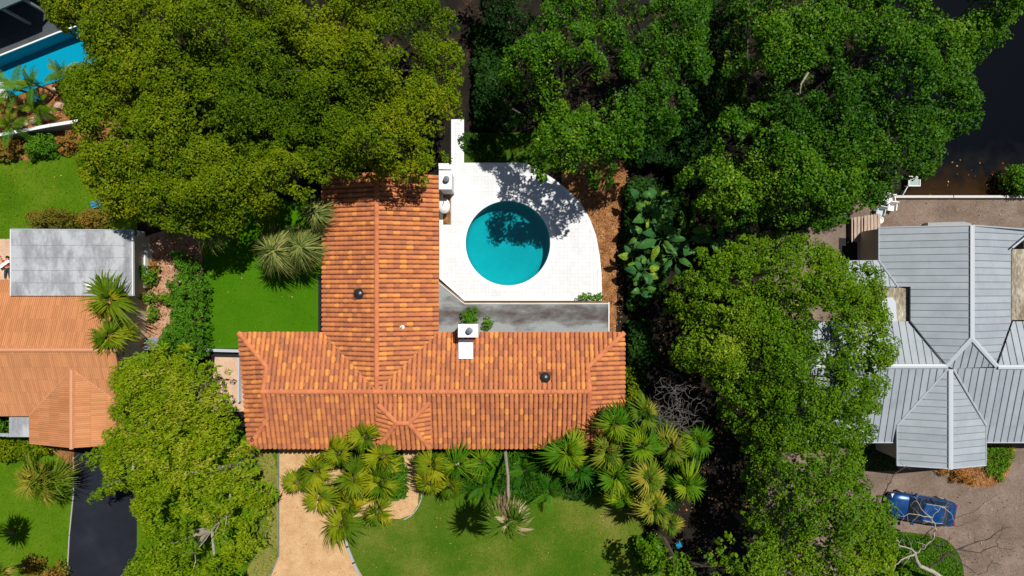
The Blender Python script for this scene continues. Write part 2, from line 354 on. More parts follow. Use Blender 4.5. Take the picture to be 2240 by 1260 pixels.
sheet('gravel_yard', [[(1690, 520), (1780, 495), (1870, 440), (1955, 431), (4200, 431), (4200, 2200), (1700, 2200), (1640, 1200), (1700, 1000), (1700, 760)]], .02, M['gravel'])
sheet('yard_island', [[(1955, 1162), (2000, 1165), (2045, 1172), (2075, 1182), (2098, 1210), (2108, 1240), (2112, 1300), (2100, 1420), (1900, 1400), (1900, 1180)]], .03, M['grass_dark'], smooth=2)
sheet('mulch_island', [[(2030, 960), (2230, 960), (2216, 1000), (2206, 1040), (2180, 1064), (2130, 1068), (2095, 1055), (2060, 1035), (2020, 1020)]], .03, M['mulch'], smooth=2)
sheet('courtyard_shade_sheet', [[(1835, 520), (1925, 525), (1925, 575), (1835, 575)]], .035, M['dark'])  # flat near-black sheet painting the shade over the courtyard
sheet('dark_forecourt', [[(1850, 955), (1965, 955), (1965, 1030), (1850, 1030)]], .035, nmat('dark_mulch', [(0, (.02, .02, .008)), (1, (.06, .05, .02))], 2, 9))  # forecourt ground in a dark brown mix
sheet('slate_patio', [[(-700, -800), (330, -800), (250, 20), (196, 47), (125, 71), (0, 121), (-60, 147), (-700, 390)]], .03, M['slate'])
sheet('planting_bed', [[(-300, 240), (40, 208), (100, 187), (208, 159), (280, 170), (300, 330), (160, 325), (100, 331), (60, 352), (20, 346), (-300, 352)]], .024, M['mulch'])

# canal water lies below the seawall
w = sheet('canal_water', [canal], -.55, M['canal'])
mb = MB()
cpts = p3(canal, 0)
for i in range(len(cpts)):
    a, b_ = cpts[i], cpts[(i + 1) % len(cpts)]
    mb.add([a, b_, b_ - Vector((0, 0, 2)), a - Vector((0, 0, 2))], [(0, 1, 2, 3)])
mb.build('canal_bank', M['soil'])['kind'] = 'structure'
swall = empty('seawall', P(2100, 430), 'white concrete seawall cap along the dark canal', 'seawall')
for x0, x1 in ((1957, 2085), (2087, 2200), (2202, 2420), (2422, 2800)):
    a, b_ = P(x0, 430, .3), P(x1, 430, .3)
    MB().box(((a.x + b_.x) / 2, a.y, .16), (b_.x - a.x, .17, .3)).build('cap_block', M['kerb2'], swall)

def kerb(name, pts, w, h, mat, label, z0=.03):
    mb = MB(); L = [P(a, b) for a, b in pts]
    for i in range(len(L) - 1):
        a, b_ = L[i], L[i + 1]; dd = (b_ - a); ln = dd.length
        mb.box(((a.x + b_.x) / 2, (a.y + b_.y) / 2, z0 + h / 2), (ln + w * .5, w, h), math.atan2(dd.y, dd.x))
    o = mb.build(name, mat); tag(o, label, 'kerb'); return o
kerb('driveway_kerb', [(754, 1166), (760, 1195), (774, 1230), (788, 1262), (806, 1330), (830, 1420)], .2, .1, M['kerb'], 'pale concrete kerb along the curved edge of the tan driveway')
kerb('path_edging', [(925, 1045), (922, 1090), (915, 1108), (902, 1126), (884, 1136)], .07, .06, M['kerb'], 'thin grey edging curving round the end of the garden path')
kerb('lawn_edging', [(609, 985), (609, 1216), (590, 1264)], .06, .05, M['metalgrey'], 'thin dark metal edging between dry grass and tan driveway')
kerb('drive_edging', [(162, 1000), (162, 1080), (153, 1170), (148, 1262)], .07, .06, M['kerb'], 'thin concrete edging between lower lawn and black driveway')

# ------------------------------------------------------------------ pool deck, round pool
def clip_poly(subj, clip):
    """Sutherland-Hodgman; subj list of tuples (x,y,...) , clip convex CCW"""
    out = subj
    for i in range(len(clip)):
        a, b_ = clip[i], clip[(i + 1) % len(clip)]
        ex, ey = b_[0] - a[0], b_[1] - a[1]; inp = out; out = []
        if not inp: return []
        side = [ex * (p[1] - a[1]) - ey * (p[0] - a[0]) for p in inp]
        for k in range(len(inp)):
            p, q = inp[k], inp[(k + 1) % len(inp)]; sp, sq = side[k], side[(k + 1) % len(inp)]
            if sp >= 0: out.append(p)
            if (sp >= 0) != (sq >= 0):
                t = sp / (sp - sq); out.append(tuple(p[j] + (q[j] - p[j]) * t for j in range(len(p))))
    return out
def ccw(poly):
    a = sum(poly[i][0] * poly[(i + 1) % len(poly)][1] - poly[(i + 1) % len(poly)][0] * poly[i][1] for i in range(len(poly)))
    return poly if a > 0 else poly[::-1]
def inside(pt, poly):
    c = False; n = len(poly)
    for i in range(n):
        a, b_ = poly[i], poly[i - 1]
        if (a[1] > pt[1]) != (b_[1] > pt[1]) and pt[0] < (b_[0] - a[0]) * (pt[1] - a[1]) / (b_[1] - a[1]) + a[0]: c = not c
    return c

DZ = .25
deck_px = [(962, 360), (988, 360), (988, 262), (1014, 262), (1014, 357), (1148, 357), (1180, 373), (1212, 393), (1243, 417), (1268, 443), (1289, 478), (1303, 515), (1311, 560), (1315, 600), (1316, 657), (1016, 657), (962, 609)]
deck_w = [P(a, b, DZ) for a, b in deck_px]
base = MB()
top = [v - Vector((0, 0, .016)) for v in deck_w]
hole = [Vector(p) for p in circ(POOL_R + .03, DZ - .016)]
allv = top + hole; fs = []
for a, b_, c in tessellate_polygon([top, hole]):
    fs.append((a, b_, c) if (allv[b_] - allv[a]).cross(allv[c] - allv[a]).z > 0 else (c, b_, a))
base.add(allv, fs)
n = len(deck_w)
for i in range(n):
    a, b_ = top[i], top[(i + 1) % n]
    base.add([a, b_, Vector((b_.x, b_.y, -.02)), Vector((a.x, a.y, -.02))], [(0, 1, 2, 3)])
pd = base.build('pool_deck', M['grout']); pd['kind'] = 'structure'
# thin edge trim, butted pieces standing proud
tr = MB()
for i in range(n):
    a, b_ = deck_w[i], deck_w[(i + 1) % n]; dd = b_ - a
    nv = Vector((-dd.y, dd.x, 0)).normalized(); mid = (a + b_) / 2
    if not inside(((mid + nv * .1).x, (mid + nv * .1).y), [(v.x, v.y) for v in deck_w]): nv = -nv
    mid += nv * .1; tr.box((mid.x, mid.y, DZ - .02 + .0015 * (i % 3)), (dd.length + .02, .26, .06), math.atan2(dd.y, dd.x))
tr.build('deck_edge', M['white'], pd)
planter = [(963, 414), (986, 414), (986, 491), (963, 491)]
plw = [P(a, b, DZ) for a, b in planter]
tmb = MB(); tints = []
step_x, step_y, gap = .262, .262, .01
x0 = P(962, 0, DZ).x; y0 = P(0, 657, DZ).y
cells = 0
for i in range(46):
    for j in range(52):
        cx, cy = x0 + .04 + (i + .5) * step_x, y0 + .04 + (j + .5) * step_y
        cs = [(cx + sx * (step_x - gap) / 2, cy + sy * (step_y - gap) / 2) for sx, sy in ((-1, -1), (1, -1), (1, 1), (-1, 1))]
        if not all(inside(c, [(v.x, v.y) for v in deck_w]) for c in cs): continue
        if any(math.hypot(c[0] - POOL_C.x, c[1] - POOL_C.y) < POOL_R + .12 for c in cs): continue
        if any(inside(c, [(v.x, v.y) for v in plw]) for c in cs + [(cx, cy)]): continue
        z = DZ - .008 + random.uniform(-.002, .003)
        tl = [random.uniform(-.002, .002) for _ in range(4)]
        vs_ = [(c[0], c[1], z + t) for c, t in zip(cs, tl)] + [(c[0], c[1], z - .02) for c in cs]
        tmb.add(vs_, [(0, 1, 2, 3), (0, 4, 5, 1), (1, 5, 6, 2), (2, 6, 7, 3), (3, 7, 4, 0)])
        t = random.random(); tints += [t] * 5
o = tmb.build('paving_tile', M['deck'], pd); o['kind'] = 'stuff'
at = o.data.attributes.new('tint', 'FLOAT', 'FACE'); at.data.foreach_set('value', tints)
sheet('planter_soil', [[(v.x, v.y, DZ - .008) for v in plw]], 0, M['mulch'], pts3=True)

pool = empty('round_swimming_pool', (POOL_C.x, POOL_C.y, 0), 'round turquoise swimming pool set in the white tiled deck', 'swimming pool')
MB().lathe((POOL_C.x, POOL_C.y, 0), [(POOL_R, DZ - .03), (POOL_R, -.9), (POOL_R - .12, -1.12), (POOL_R - .5, -1.25), (0.01, -1.3)], 72).build('basin', M['basin'], pool, True)
MB().lathe((POOL_C.x, POOL_C.y, 0), [(POOL_R - .03, DZ - .06), (POOL_R - .04, DZ + .0), (POOL_R - .01, DZ + .02), (POOL_R + .4, DZ + .012), (POOL_R + .43, DZ - .012)], 72).build('coping', M['coping'], pool, True)
sheet('water', [circ(POOL_R - .002, DZ - .12)], 0, M['water'], kind=None, pts3=True, parent=pool)
MB().lathe((POOL_C.x, POOL_C.y, 0), [(POOL_R - .006, DZ - .05), (POOL_R - .006, DZ - .18)], 72).build('waterline_tile', flat('teal_tile', (.02, .16, .18), .3), pool)

bp = empty('garden_swimming_pool', P(100, 130), 'large bright blue pool beside the slate patio', 'swimming pool')
bz = p3(pool2, 0); mb = MB()
for i in range(len(bz)):
    a, b_ = bz[i], bz[(i + 1) % len(bz)]
    mb.add([a + Vector((0, 0, .06)), b_ + Vector((0, 0, .06)), b_ - Vector((0, 0, 1.3)), a - Vector((0, 0, 1.3))], [(0, 1, 2, 3)])
bot = [v - Vector((0, 0, 1.3)) for v in bz]
mb.add(bot, [t for t in tessellate_polygon([bot])])
mb.build('basin', M['basin2'], bp)
sheet('water', [[(v.x, v.y, -.06) for v in bz]], 0, M['water2'], kind=None, pts3=True, parent=bp)
mb = MB()
L = [P(a, b, .1) for a, b in ((-60, 147), (0, 121), (68, 94), (126, 71), (200, 45))]
for i in range(len(L) - 1):
    a, b_ = L[i], L[i + 1]; dd = b_ - a
    mb.box(((a.x + b_.x) / 2, (a.y + b_.y) / 2, .07), (dd.length, .1, .1), math.atan2(dd.y, dd.x))
mb.build('coping', M['white'], bp)

# ------------------------------------------------------------------ roofs
CAM = Vector((0, 0, H))
def on_plane(px, py, A, N):
    g = P(px, py, 0); dv = g - CAM
    t = (A - CAM).dot(N) / dv.dot(N)
    return CAM + dv * t
class Face:
    """roof plane with eave direction u and upslope v"""
    def __init__(s, e0, e1, top):
        s.o = Vector(e0); s.u = (Vector(e1) - s.o).normalized()
        nrm = s.u.cross(Vector(top) - s.o).normalized()
        if nrm.z < 0: s.u = -s.u; nrm = -nrm
        nrm = s.u.cross(Vector(top) - s.o).normalized()
        if nrm.z < 0: nrm = -nrm
        s.n = nrm; s.v = s.n.cross(s.u)
        if s.v.z < 0: s.v = -s.v; s.u = -s.u
    def uv(s, p): q = Vector(p) - s.o; return (q.dot(s.u), q.dot(s.v))
    def w(s, u, v, h=0): return s.o + s.u * u + s.v * v + s.n * h
    def px(s, x, y): return on_plane(x, y, s.o, s.n)
PROF = [(0, -.05), (.13, -.05), (.16, .05), (.3, .105), (.55, .125), (.8, .105), (.97, .05), (1, -.05)]
def tile_grid(face, pieces, w, e, prof, hs, lift=.03, tiles=True):
    """returns list of (full?, matrix, verts, faces) clipped to the pieces"""
    res = []
    for poly in pieces:
        uvp = ccw([face.uv(p) for p in poly])
        us = [p[0] for p in uvp]; vs_ = [p[1] for p in uvp]
        i0, i1 = math.floor(min(us) / w), math.ceil(max(us) / w)
        j0, j1 = math.floor(min(vs_) / e), math.ceil(max(vs_) / e)
        for i in range(i0, i1):
            for j in range(j0, j1):
                u0, v0 = i * w, j * e
                corners = [(u0, v0), (u0 + w, v0), (u0 + w, v0 + e), (u0, v0 + e)]
                def cs(p):
                    return all((uvp[(k + 1) % len(uvp)][0] - uvp[k][0]) * (p[1] - uvp[k][1]) - (uvp[(k + 1) % len(uvp)][1] - uvp[k][1]) * (p[0] - uvp[k][0]) >= -1e-4 for k in range(len(uvp)))
                full = all(cs(c) for c in corners)
                vv, ff = [], []
                if not full:
                    for k in range(len(prof) - 1):
                        (a, ha), (b_, hb) = prof[k], prof[k + 1]
                        q = [(u0 + a * w, v0, ha * hs + lift), (u0 + b_ * w, v0, hb * hs + lift), (u0 + b_ * w, v0 + e, hb * hs), (u0 + a * w, v0 + e, ha * hs)]
                        c = clip_poly(q, uvp)
                        if len(c) > 2:
                            n0 = len(vv); vv += [face.w(*x) for x in c]; ff.append(tuple(range(n0, n0 + len(c))))
                    if not ff: continue
                res.append((full, (u0, v0), vv, ff))
    return res
def tile_mesh(w, e, prof, hs, lift):
    vv, ff = [], []
    m_ = len(prof)
    for a, h in prof: vv.append((a * w, -.03, h * hs + lift))
    for a, h in prof: vv.append((a * w, e, h * hs))
    for a, h in prof: vv.append((a * w, -.03, h * hs + lift - .028))
    for k in range(m_ - 1):
        ff.append((k, k + 1, m_ + k + 1, m_ + k)); ff.append((2 * m_ + k, 2 * m_ + k + 1, k + 1, k))
    return MB().add(vv, ff)
def tint_attr(o, vals):
    at = o.data.attributes.new('tint', 'FLOAT', 'FACE'); at.data.foreach_set('value', vals)

HX = []          # (face, w, e, u0, v0) of every whole tile of the main roof
zE, zR = 2.8, 4.1
def zN(y): return zR - (207 - y) / 115 * 1.3
def zS(y): return zR - (y - 207) / 121.5 * 1.3
def zX(x): return zR - abs(x + 270) / 118 * 1.3
house = empty('tiled_house', T(-165, 210), 'big T-shaped house with orange terracotta tile roof beside the round pool', 'house')
V = lambda x, y, z: T(x, y, z)
W = .3135
rt, rt_t = MB(), []
faces = []
fN = Face(V(-561.6, 92, zE), V(230.5, 92, zE), V(-270, 207, zR))
nN = lambda x, y: V(x, y, zN(y))
faces.append((fN, [[nN(-561.6, 92), nN(-495, 92), nN(-495, 160)], [nN(-495, 92), nN(-388, 92), nN(-270, 207), nN(-495, 207)], [nN(-153, 92), nN(153, 92), nN(153, 207), nN(-270, 207)], [nN(153, 92), nN(230.5, 92), nN(153, 160)]], .42))
fS = Face(V(-541, 328.5, zE), V(230.5, 328.5, zE), V(-270, 207, zR))
nS = lambda x, y: V(x, y, zS(y))
faces.append((fS, [[nS(-541, 328.5), nS(-495, 264), nS(-495, 328.5)], [nS(-495, 328.5), nS(-495, 207), nS(153, 207), nS(153, 328.5)], [nS(153, 328.5), nS(153, 250), nS(230.5, 328.5)]], .43))
fW = Face(V(-388.5, -232, zE), V(-388.5, 92, zE), V(-270, 0, zR))
nX = lambda x, y: V(x, y, zX(x))
faces.append((fW, [[nX(-388.5, -232), nX(-388.5, 92), nX(-270, 207), nX(-270, -232)]], .335))
fE = Face(V(-152, -232, zE), V(-152, 92, zE), V(-270, 0, zR))
faces.append((fE, [[nX(-152, -232), nX(-270, -232), nX(-270, 207), nX(-152, 92)]], .43))
WA = [V(-561.6, 92, zE), V(-495, 160, zN(160)), V(-495, 264, zS(264)), V(-541, 328.5, zE)]
fHW = Face(WA[0], WA[3], WA[1]); faces.append((fHW, [WA], .42))
EA = [V(230.5, 92, zE), V(153, 160, zN(160)), V(153, 250, zS(250)), V(230.5, 328.5, zE)]
fHE = Face(EA[0], EA[3], EA[1]); faces.append((fHE, [EA], .42))
# raised porch roof
pNW, pNE, pSW, pSE = P(828, 885, 3.9), P(940, 881, 3.9), P(826, 980, 3.2), P(940, 980, 3.2)
pR1, pR2 = P(868, 925, 4.25), P(894, 925, 4.25)
for a, b_, c, poly in ((pSW, pSE, pR1, [pSW, pSE, pR2, pR1]), (pSW, pNW, pR1, [pSW, pR1, pNW]), (pSE, pNE, pR2, [pSE, pNE, pR2]), (pNW, pNE, pR1, [pNE, pNW, pR1, pR2])):
    faces.append((Face(a, b_, c), [poly], .42))
roof_deck = MB()
for fc, pieces, e in faces:
    for pl in pieces:
        roof_deck.slab([fc.w(*fc.uv(p), -.03) for p in pl], thick=.08)
roof = roof_deck.build('roof', M['underlay'], house)
tmeshes = {}
allfull = []
for fc, pieces, e in faces:
    key = e
    if key not in tmeshes: tmeshes[key] = tile_mesh(W, e, PROF, 1, .035)
    for full, uv0, vv, ff in tile_grid(fc, pieces, W, e, PROF, 1, .035):
        if full: allfull.append((fc, e, uv0))
        else:
            rt.add(vv, ff); rt_t += [random.random()] * len(ff)
allfull.sort(key=lambda t: (t[0].w(t[2][0], t[2][1]) - CAM).length - (.6 if t[1] > .4 else 0))
solid = {k: None for k in tmeshes}
def jitter_matrix(fc, u0, v0):
    a = random.uniform(-.012, .012)
    u = (fc.u + fc.v * a).normalized(); v = (fc.v - fc.u * a).normalized(); n_ = fc.n
    o_ = fc.w(u0 + random.uniform(-.006, .006), v0 + random.uniform(-.012, .012), random.uniform(0, .008))
    m_ = Matrix((u, v, n_)).transposed().to_4x4(); m_.translation = o_; return m_
for k, (fc, e, (u0, v0)) in enumerate(allfull):
    m_ = jitter_matrix(fc, u0, v0)
    if k < 300:
        if solid[e] is None: solid[e] = tmeshes[e].mesh('roof_tile', M['tile'])
        o = bpy.data.objects.new('roof_tile', solid[e]); COL.objects.link(o); o.parent = roof
        o.matrix_parent_inverse = world_matrix(roof).inverted(); o.matrix_world = m_
    else:
        rt.add([m_ @ Vector(v) for v in tmeshes[e].v], tmeshes[e].f); rt_t += [random.random()] * len(tmeshes[e].f)
o = rt.build('roof_tile_field', M['tile'], roof); o['kind'] = 'stuff'; tint_attr(o, rt_t)
# ridge tiles, one by one
def ridge_mesh(l, r_):
    mb = MB(); n_ = 6
    vv = [(x, r_ * s_ * math.cos(math.pi * k / n_), h + r_ * .62 * s_ * math.sin(math.pi * k / n_)) for x, s_, h in ((0, 1.08, .03), (l + .02, .92, .0)) for k in range(n_ + 1)]
    ff = [(k, k + 1, n_ + 2 + k, n_ + 1 + k) for k in range(n_)] + [tuple(range(n_ + 1))[::-1], tuple(range(n_ + 1, 2 * n_ + 2))]
    return mb.add(vv, ff).mesh('ridge_tile', M['ridge'], False)
rm = ridge_mesh(.42, .155)
def ridge_run(a, b_, lift=.06, parent=None, me=None, l=.42, name='ridge_tile'):
    a, b_ = Vector(a), Vector(b_); dd = b_ - a; k = max(1, round(dd.length / l)); st = dd.length / k
    x = dd.normalized(); y = Vector((0, 0, 1)).cross(x).normalized(); z = x.cross(y)
    for i in range(k):
        m_ = Matrix((x, y, z)).transposed().to_4x4(); m_.translation = a + x * st * i + Vector((0, 0, lift + random.uniform(-.004, .006))) + y * random.uniform(-.008, .008)
        o = bpy.data.objects.new(name, me); COL.objects.link(o); o.parent = parent
        o.matrix_parent_inverse = world_matrix(parent).inverted(); o.matrix_world = m_ @ Matrix.Scale(st / l, 4, (1, 0, 0))
for a, b_ in ((nS(-499, 207), nS(157, 207)), (nX(-270, -232), nX(-270, 202)), (WA[0], WA[1]), (WA[1], nN(-497, 205)), (nS(-497, 209), WA[2]), (WA[3], WA[2]),
              (EA[0], EA[1]), (EA[1], nN(155, 205)), (nS(155, 209), EA[2]), (EA[3], EA[2]), (pNW, pR1), (pNE, pR2), (pSW, pR1), (pSE, pR2), (pR1, pR2)):
    ridge_run(a, b_, parent=roof, me=rm)
# valley flashings
for a, b_ in ((V(-388.5, 92, zE), V(-275, 202, zR - .05)), (V(-152.5, 92, zE), V(-265, 202, zR - .05))):
    MB().tube([a + Vector((0, 0, .05)), b_ + Vector((0, 0, .05))], .05, 5).build('valley_flashing', M['ridge'], roof)
# gablets, fascias, walls, windows
MB().add([WA[1], WA[2], nN(-496, 207)], [(0, 1, 2)]).add([EA[1], nN(154, 207), EA[2]], [(0, 1, 2)]).build('gablet', M['wall'], roof)
def fascia_run(pts, parent, mat, h=.18, t=.04, name='fascia', drop=.02):
    mb = MB()
    for a, b_ in zip(pts[:-1], pts[1:]):
        a, b_ = Vector(a), Vector(b_); dd = b_ - a
        mb.box((a + b_) / 2 - Vector((0, 0, h / 2 + drop)), (dd.length, t, h), math.atan2(dd.y, dd.x))
    return mb.build(name, mat, parent)
fascia_run([V(-388, -232, zE), V(-388, 92, zE), V(-561, 92, zE), V(-541, 328, zE), V(230, 328, zE), V(230, 92, zE), V(-152, 92, zE), V(-152, -232, zE)], house, M['wall'])
MB().add([pNW, pSW, pSW - Vector((0, 0, .55)), pNW - Vector((0, 0, .3))], [(0, 1, 2, 3)]).add([pNE, pSE, pSE - Vector((0, 0, .55)), pNE - Vector((0, 0, .3))], [(3, 2, 1, 0)]).add([pSW, pSE, pSE - Vector((0, 0, .55)), pSW - Vector((0, 0, .55))], [(0, 1, 2, 3)]).build('porch_fascia', M['wall'], house)
def walls(polyT, h, parent, mat):
    mb = MB(); n_ = len(polyT)
    for i in range(n_):
        a, b_ = T(*polyT[i]), T(*polyT[(i + 1) % n_])
        mb.add([a, b_, b_ + Vector((0, 0, h)), a + Vector((0, 0, h))], [(0, 1, 2, 3)])
    return mb.build('wall', mat, parent)
walls([(-376, -215), (-376, 105), (-545, 105), (-530, 312), (215, 312), (215, 105), (-165, 105), (-165, -215)], 2.76, house, M['wall'])
MB().add([T(-376, -215, 2.76), T(-165, -215, 2.76), T(-270, -215, 3.95)], [(0, 1, 2)]).build('gable_wall', M['wall'], house)
def window(parent, x, y, along, w_=1.4, h_=1.1, z_=1.5, name='window', mat=None, out=(0, -1)):
    c = T(x, y, z_) + Vector((out[0] * .02, out[1] * .02, 0)); rz = 0 if along == 'x' else math.pi / 2
    o = MB().box(c, (w_, .06, h_), rz).build(name, mat or M['glass'], parent)
    fr = MB()
    ax = Vector((1, 0, 0)) if along == 'x' else Vector((0, 1, 0))
    for s_ in (-1, 1):
        fr.box(c + ax * s_ * (w_ / 2 + .04), (.08, .1, h_ + .16), rz); fr.box(c + Vector((0, 0, s_ * (h_ / 2 + .04))), (w_, .1, .08), rz)
    fr.box(c, (.05, .09, h_), rz)
    fr.build('window_frame', M['white'], o)
for x in (-450, -330, -60, 60, 150): window(house, x, 312.5, 'x', out=(0, -1))
for x in (-480, 60): window(house, x, 104.5, 'x', out=(0, 1))
for y in (-150, -40, 50): window(house, -376.5, y, 'y', out=(-1, 0))
for y in (-100, 20): window(house, -164.5, y, 'y', w_=2.2, h_=2.0, z_=1.15, name='patio_door', out=(1, 0))
o = MB().box(T(-222, 312.6, 1.05), (1.0, .08, 2.1)).build('front_door', flat('door_brown', (.16, .07, .03)), house)
MB().box(T(-212, 315, 1.05), (.04, .08, .14)).build('handle', M['metalgrey'], o)
# chimneys, vents
def chimney(corners, z0, z1, label):
    a, c = P(*corners[0], z1), P(*corners[1], z1)
    cx, cy = (a.x + c.x) / 2, (a.y + c.y) / 2; sx_, sy_ = abs(c.x - a.x), abs(c.y - a.y)
    r_ = empty('chimney', (cx, cy, z0), label, 'chimney', 'white boxed chimneys of the tiled house')
    MB().box((cx, cy, (z0 + z1) / 2 - .05), (sx_ - .1, sy_ - .1, z1 - z0 - .1)).build('stack', M['white'], r_)
    MB().box((cx, cy, z1 - .05), (sx_, sy_, .1)).build('cap', M['coping'], r_)
    fl = MB().lathe((cx + .1, cy + .02, z1), [(.13, 0), (.13, .28), (.19, .3), (.19, .36), (.02, .46)], 14).build('flue', M['metalgrey'], r_)
    MB().lathe((cx + .1, cy + .02, z1), [(.20, .16), (.21, .22), (.135, .24)], 14).build('flue_collar', M['vent'], fl)
    return r_
ch = chimney(((1002, 709), (1046, 738)), 1.5, 4.6, 'white chimney box with grey flue on the patio side eave')
o = MB(); a = [fN.px(1004, 742), fN.px(1035, 742), fN.px(1035, 784), fN.px(1004, 784)]
o.slab([p + Vector((0, 0, .42 if i < 2 else .3)) for i, p in enumerate(a)], thick=.34)
cr = o.build('chimney_cricket', M['coping']); tag(cr, 'bright white metal saddle on the tiles right below the chimney', 'roof saddle')
ch2 = chimney(((960, 373), (988, 414)), .2, 3.0, 'white chimney box beside the pool deck near the tree')
MB().box(P(974, 366, 2.4), (.86, .26, .1)).build('ledge', M['white'], ch2)
MB().box(P(974, 366, 1.3), (.7, .16, 2.1)).build('ledge_support', M['white'], ch2)
def dome_vent(px, py, fc, label):
    c = fc.px(px, py)
    r_ = empty('roof_vent', c, label, 'roof vent', 'round black vents on the tiled roof')
    MB().lathe(c, [(.36, .08), (.36, .16), (.33, .2), (.3, .27), (.2, .34), (.02, .37)], 18).build('dome', M['vent'], r_, True)
    MB().lathe(c, [(.24, -.05), (.24, .12)], 14).build('neck', M['metalgrey'], r_)
    MB().box(c + Vector((0, 0, .08)), (.78, .78, .02)).build('flashing', M['underlay'], r_)
dome_vent(787, 643, fW, 'round black roof vent on the slope above the side lawn')
dome_vent(1192, 826, fN, 'round black roof vent just above the long ridge')
c = fE.px(880, 715)
r_ = empty('vent_pipe', c, 'small white vent pipe poking through orange tiles', 'vent pipe')
MB().lathe(c, [(.06, 0), (.06, .3), (.045, .3), (.045, .1)], 12).build('pipe', M['white'], r_)
MB().lathe(c, [(.17, .07), (.15, .12), (.06, .16)], 12).build('collar', M['coping'], r_)
c = fS.px(554, 961)
r_ = empty('vent_pipe', c, 'stubby black vent pipe at the corner of the tiled roof under the tree', 'vent pipe')
MB().lathe(c, [(.1, 0), (.1, .25), (.08, .25), (.08, .0)], 12).build('pipe', M['vent'], r_)
MB().lathe(c, [(.16, .06), (.15, .1), (.1, .13)], 12).build('collar', M['vent'], r_)
# white dish
c = P(972, 450, 1.2)
r_ = empty('satellite_dish', (c.x, c.y, .2), 'round white dish standing in the narrow planter by the tiled roof', 'dish')
ds = MB().lathe((0, 0, 0), [(.02, .0), (.2, .02), (.4, .07), (.5, .12), (.5, .14), (.02, .03)], 26)
for i, v in enumerate(ds.v):
    q = Matrix.Rotation(R(12), 3, 'X') @ Vector((v[0] * .8, v[1] * 1.05, v[2])); ds.v[i] = (q.x + c.x, q.y + c.y, q.z + 1.2)
ds.build('dish', M['coping'], r_, True)
MB().tube([(c.x, c.y, .2), (c.x, c.y, 1.22)], .04).build('mast', M['metalgrey'], r_)
MB().tube([(c.x, c.y + .45, 1.4), (c.x, c.y + .1, 1.65)], .02).build('feed_arm', M['metalgrey'], r_)

# flat patio roof between deck and house
pr = empty('patio_roof', P(1150, 690), 'stained grey flat patio roof between pool deck and tiled house', 'flat roof')
ppx = [(958, 614), (1016, 661), (1332, 661), (1332, 735), (958, 735)]
zP = 2.7
MB().slab([P(a, b, zP) for a, b in ppx], thick=.12).build('roof_slab', M['patioroof'], pr)
fascia_run([P(958, 614, zP + .06), P(1016, 661, zP + .06), P(1332, 661, zP + .06)], pr, flat('tan_trim', (.32, .2, .08)), .14, .05, 'brown_trim', 0)
fascia_run([P(958, 617, zP + .07), P(1016, 664.5, zP + .07), P(1331, 664.5, zP + .07)], pr, M['white'], .06, .05, 'drip_edge', 0)
fascia_run([P(1332, 661, zP + .08), P(1332, 728, zP + .08)], pr, M['white'], .2, .07, 'gutter', 0)
for x in (1020, 1120, 1225, 1322):
    q = P(x, 668, zP); MB().box((q.x, q.y, 1.3), (.14, .14, 2.6)).build('post', M['white'], pr)

# ------------------------------------------------------------------ tan ribbed house
th = empty('tan_roof_house', T(-900, 200), 'neighbouring house with tan ribbed roof beside the black driveway', 'house')
tz = lambda y: 4.4 - abs(y - 123) / 140 * 1.6
tw = lambda x: 4.0 - abs(x + 881) / 111 * 1.2
tf = []
fSt = Face(T(-1500, 263, 2.8), T(-787, 263, 2.8), T(-900, 123, 4.4))
q = lambda x, y: T(x, y, tz(y))
tf.append((fSt, [[q(-1500, 263), q(-992, 263), q(-881, 163), q(-881, 123), q(-1500, 123)], [q(-881, 123), q(-787, 123), q(-787, 248), q(-881, 163)]]))
fNt = Face(T(-1500, -17, 2.8), T(-787, -17, 2.8), T(-900, 123, 4.4))
tf.append((fNt, [[q(-1500, -17), q(-787, -17), q(-787, 123), q(-1500, 123)]]))
q2 = lambda x, y: T(x, y, tw(x))
tf.append((Face(T(-992, 200, 2.8), T(-992, 320, 2.8), T(-881, 300, 4.0)), [[q2(-881, 163), q2(-992, 263), q2(-992, 320), q2(-881, 320)]]))
tf.append((Face(T(-770, 200, 2.8), T(-770, 320, 2.8), T(-881, 300, 4.0)), [[q2(-881, 163), q2(-881, 320), q2(-770, 320), q2(-770, 263)]]))
RP = [(0, -.02), (.16, -.02), (.3, .055), (.6, .06), (.85, .03), (1, -.02)]
tm, tt = MB(), []; td = MB()
for fc, pieces in tf:
    for pl in pieces: td.slab([fc.w(*fc.uv(p), -.03) for p in pl], thick=.1)
    wv = .135
    for full, (u0, v0), vv, ff in tile_grid(fc, pieces, wv, .9, RP, .8, .018):
        if full:
            vv, ff = [], []
            jt = random.uniform(-.004, .004)
            for k in range(len(RP) - 1):
                (a, ha), (b_, hb) = RP[k], RP[k + 1]; n0 = len(vv)
                vv += [fc.w(u0 + a * wv + jt, v0, ha * .8 + .018), fc.w(u0 + b_ * wv + jt, v0, hb * .8 + .018), fc.w(u0 + b_ * wv, v0 + .9, hb * .8), fc.w(u0 + a * wv, v0 + .9, ha * .8)]
                ff.append((n0, n0 + 1, n0 + 2, n0 + 3))
        tm.add(vv, ff); tt += [random.random()] * len(ff)
troof = td.build('roof', M['underlay'], th)
o = tm.build('roof_rib', M['tan_roof'], troof); o['kind'] = 'stuff'; tint_attr(o, tt)
for a, b_ in ((q(-1500, 123), q(-785, 123)), (q2(-881, 163), q2(-881, 322))):
    MB().tube([a + Vector((0, 0, .02)), b_ + Vector((0, 0, .02))], .13, 8).build('ridge_cap', M['tan_ridge'], troof)
for a, b_ in ((T(-992, 263, 2.84), T(-881, 163, 3.98)), (T(-787, 248, 2.98), T(-881, 163, 3.98))):
    MB().tube([a, b_], .045, 6).build('valley_flashing', M['tan_ridge'], troof)
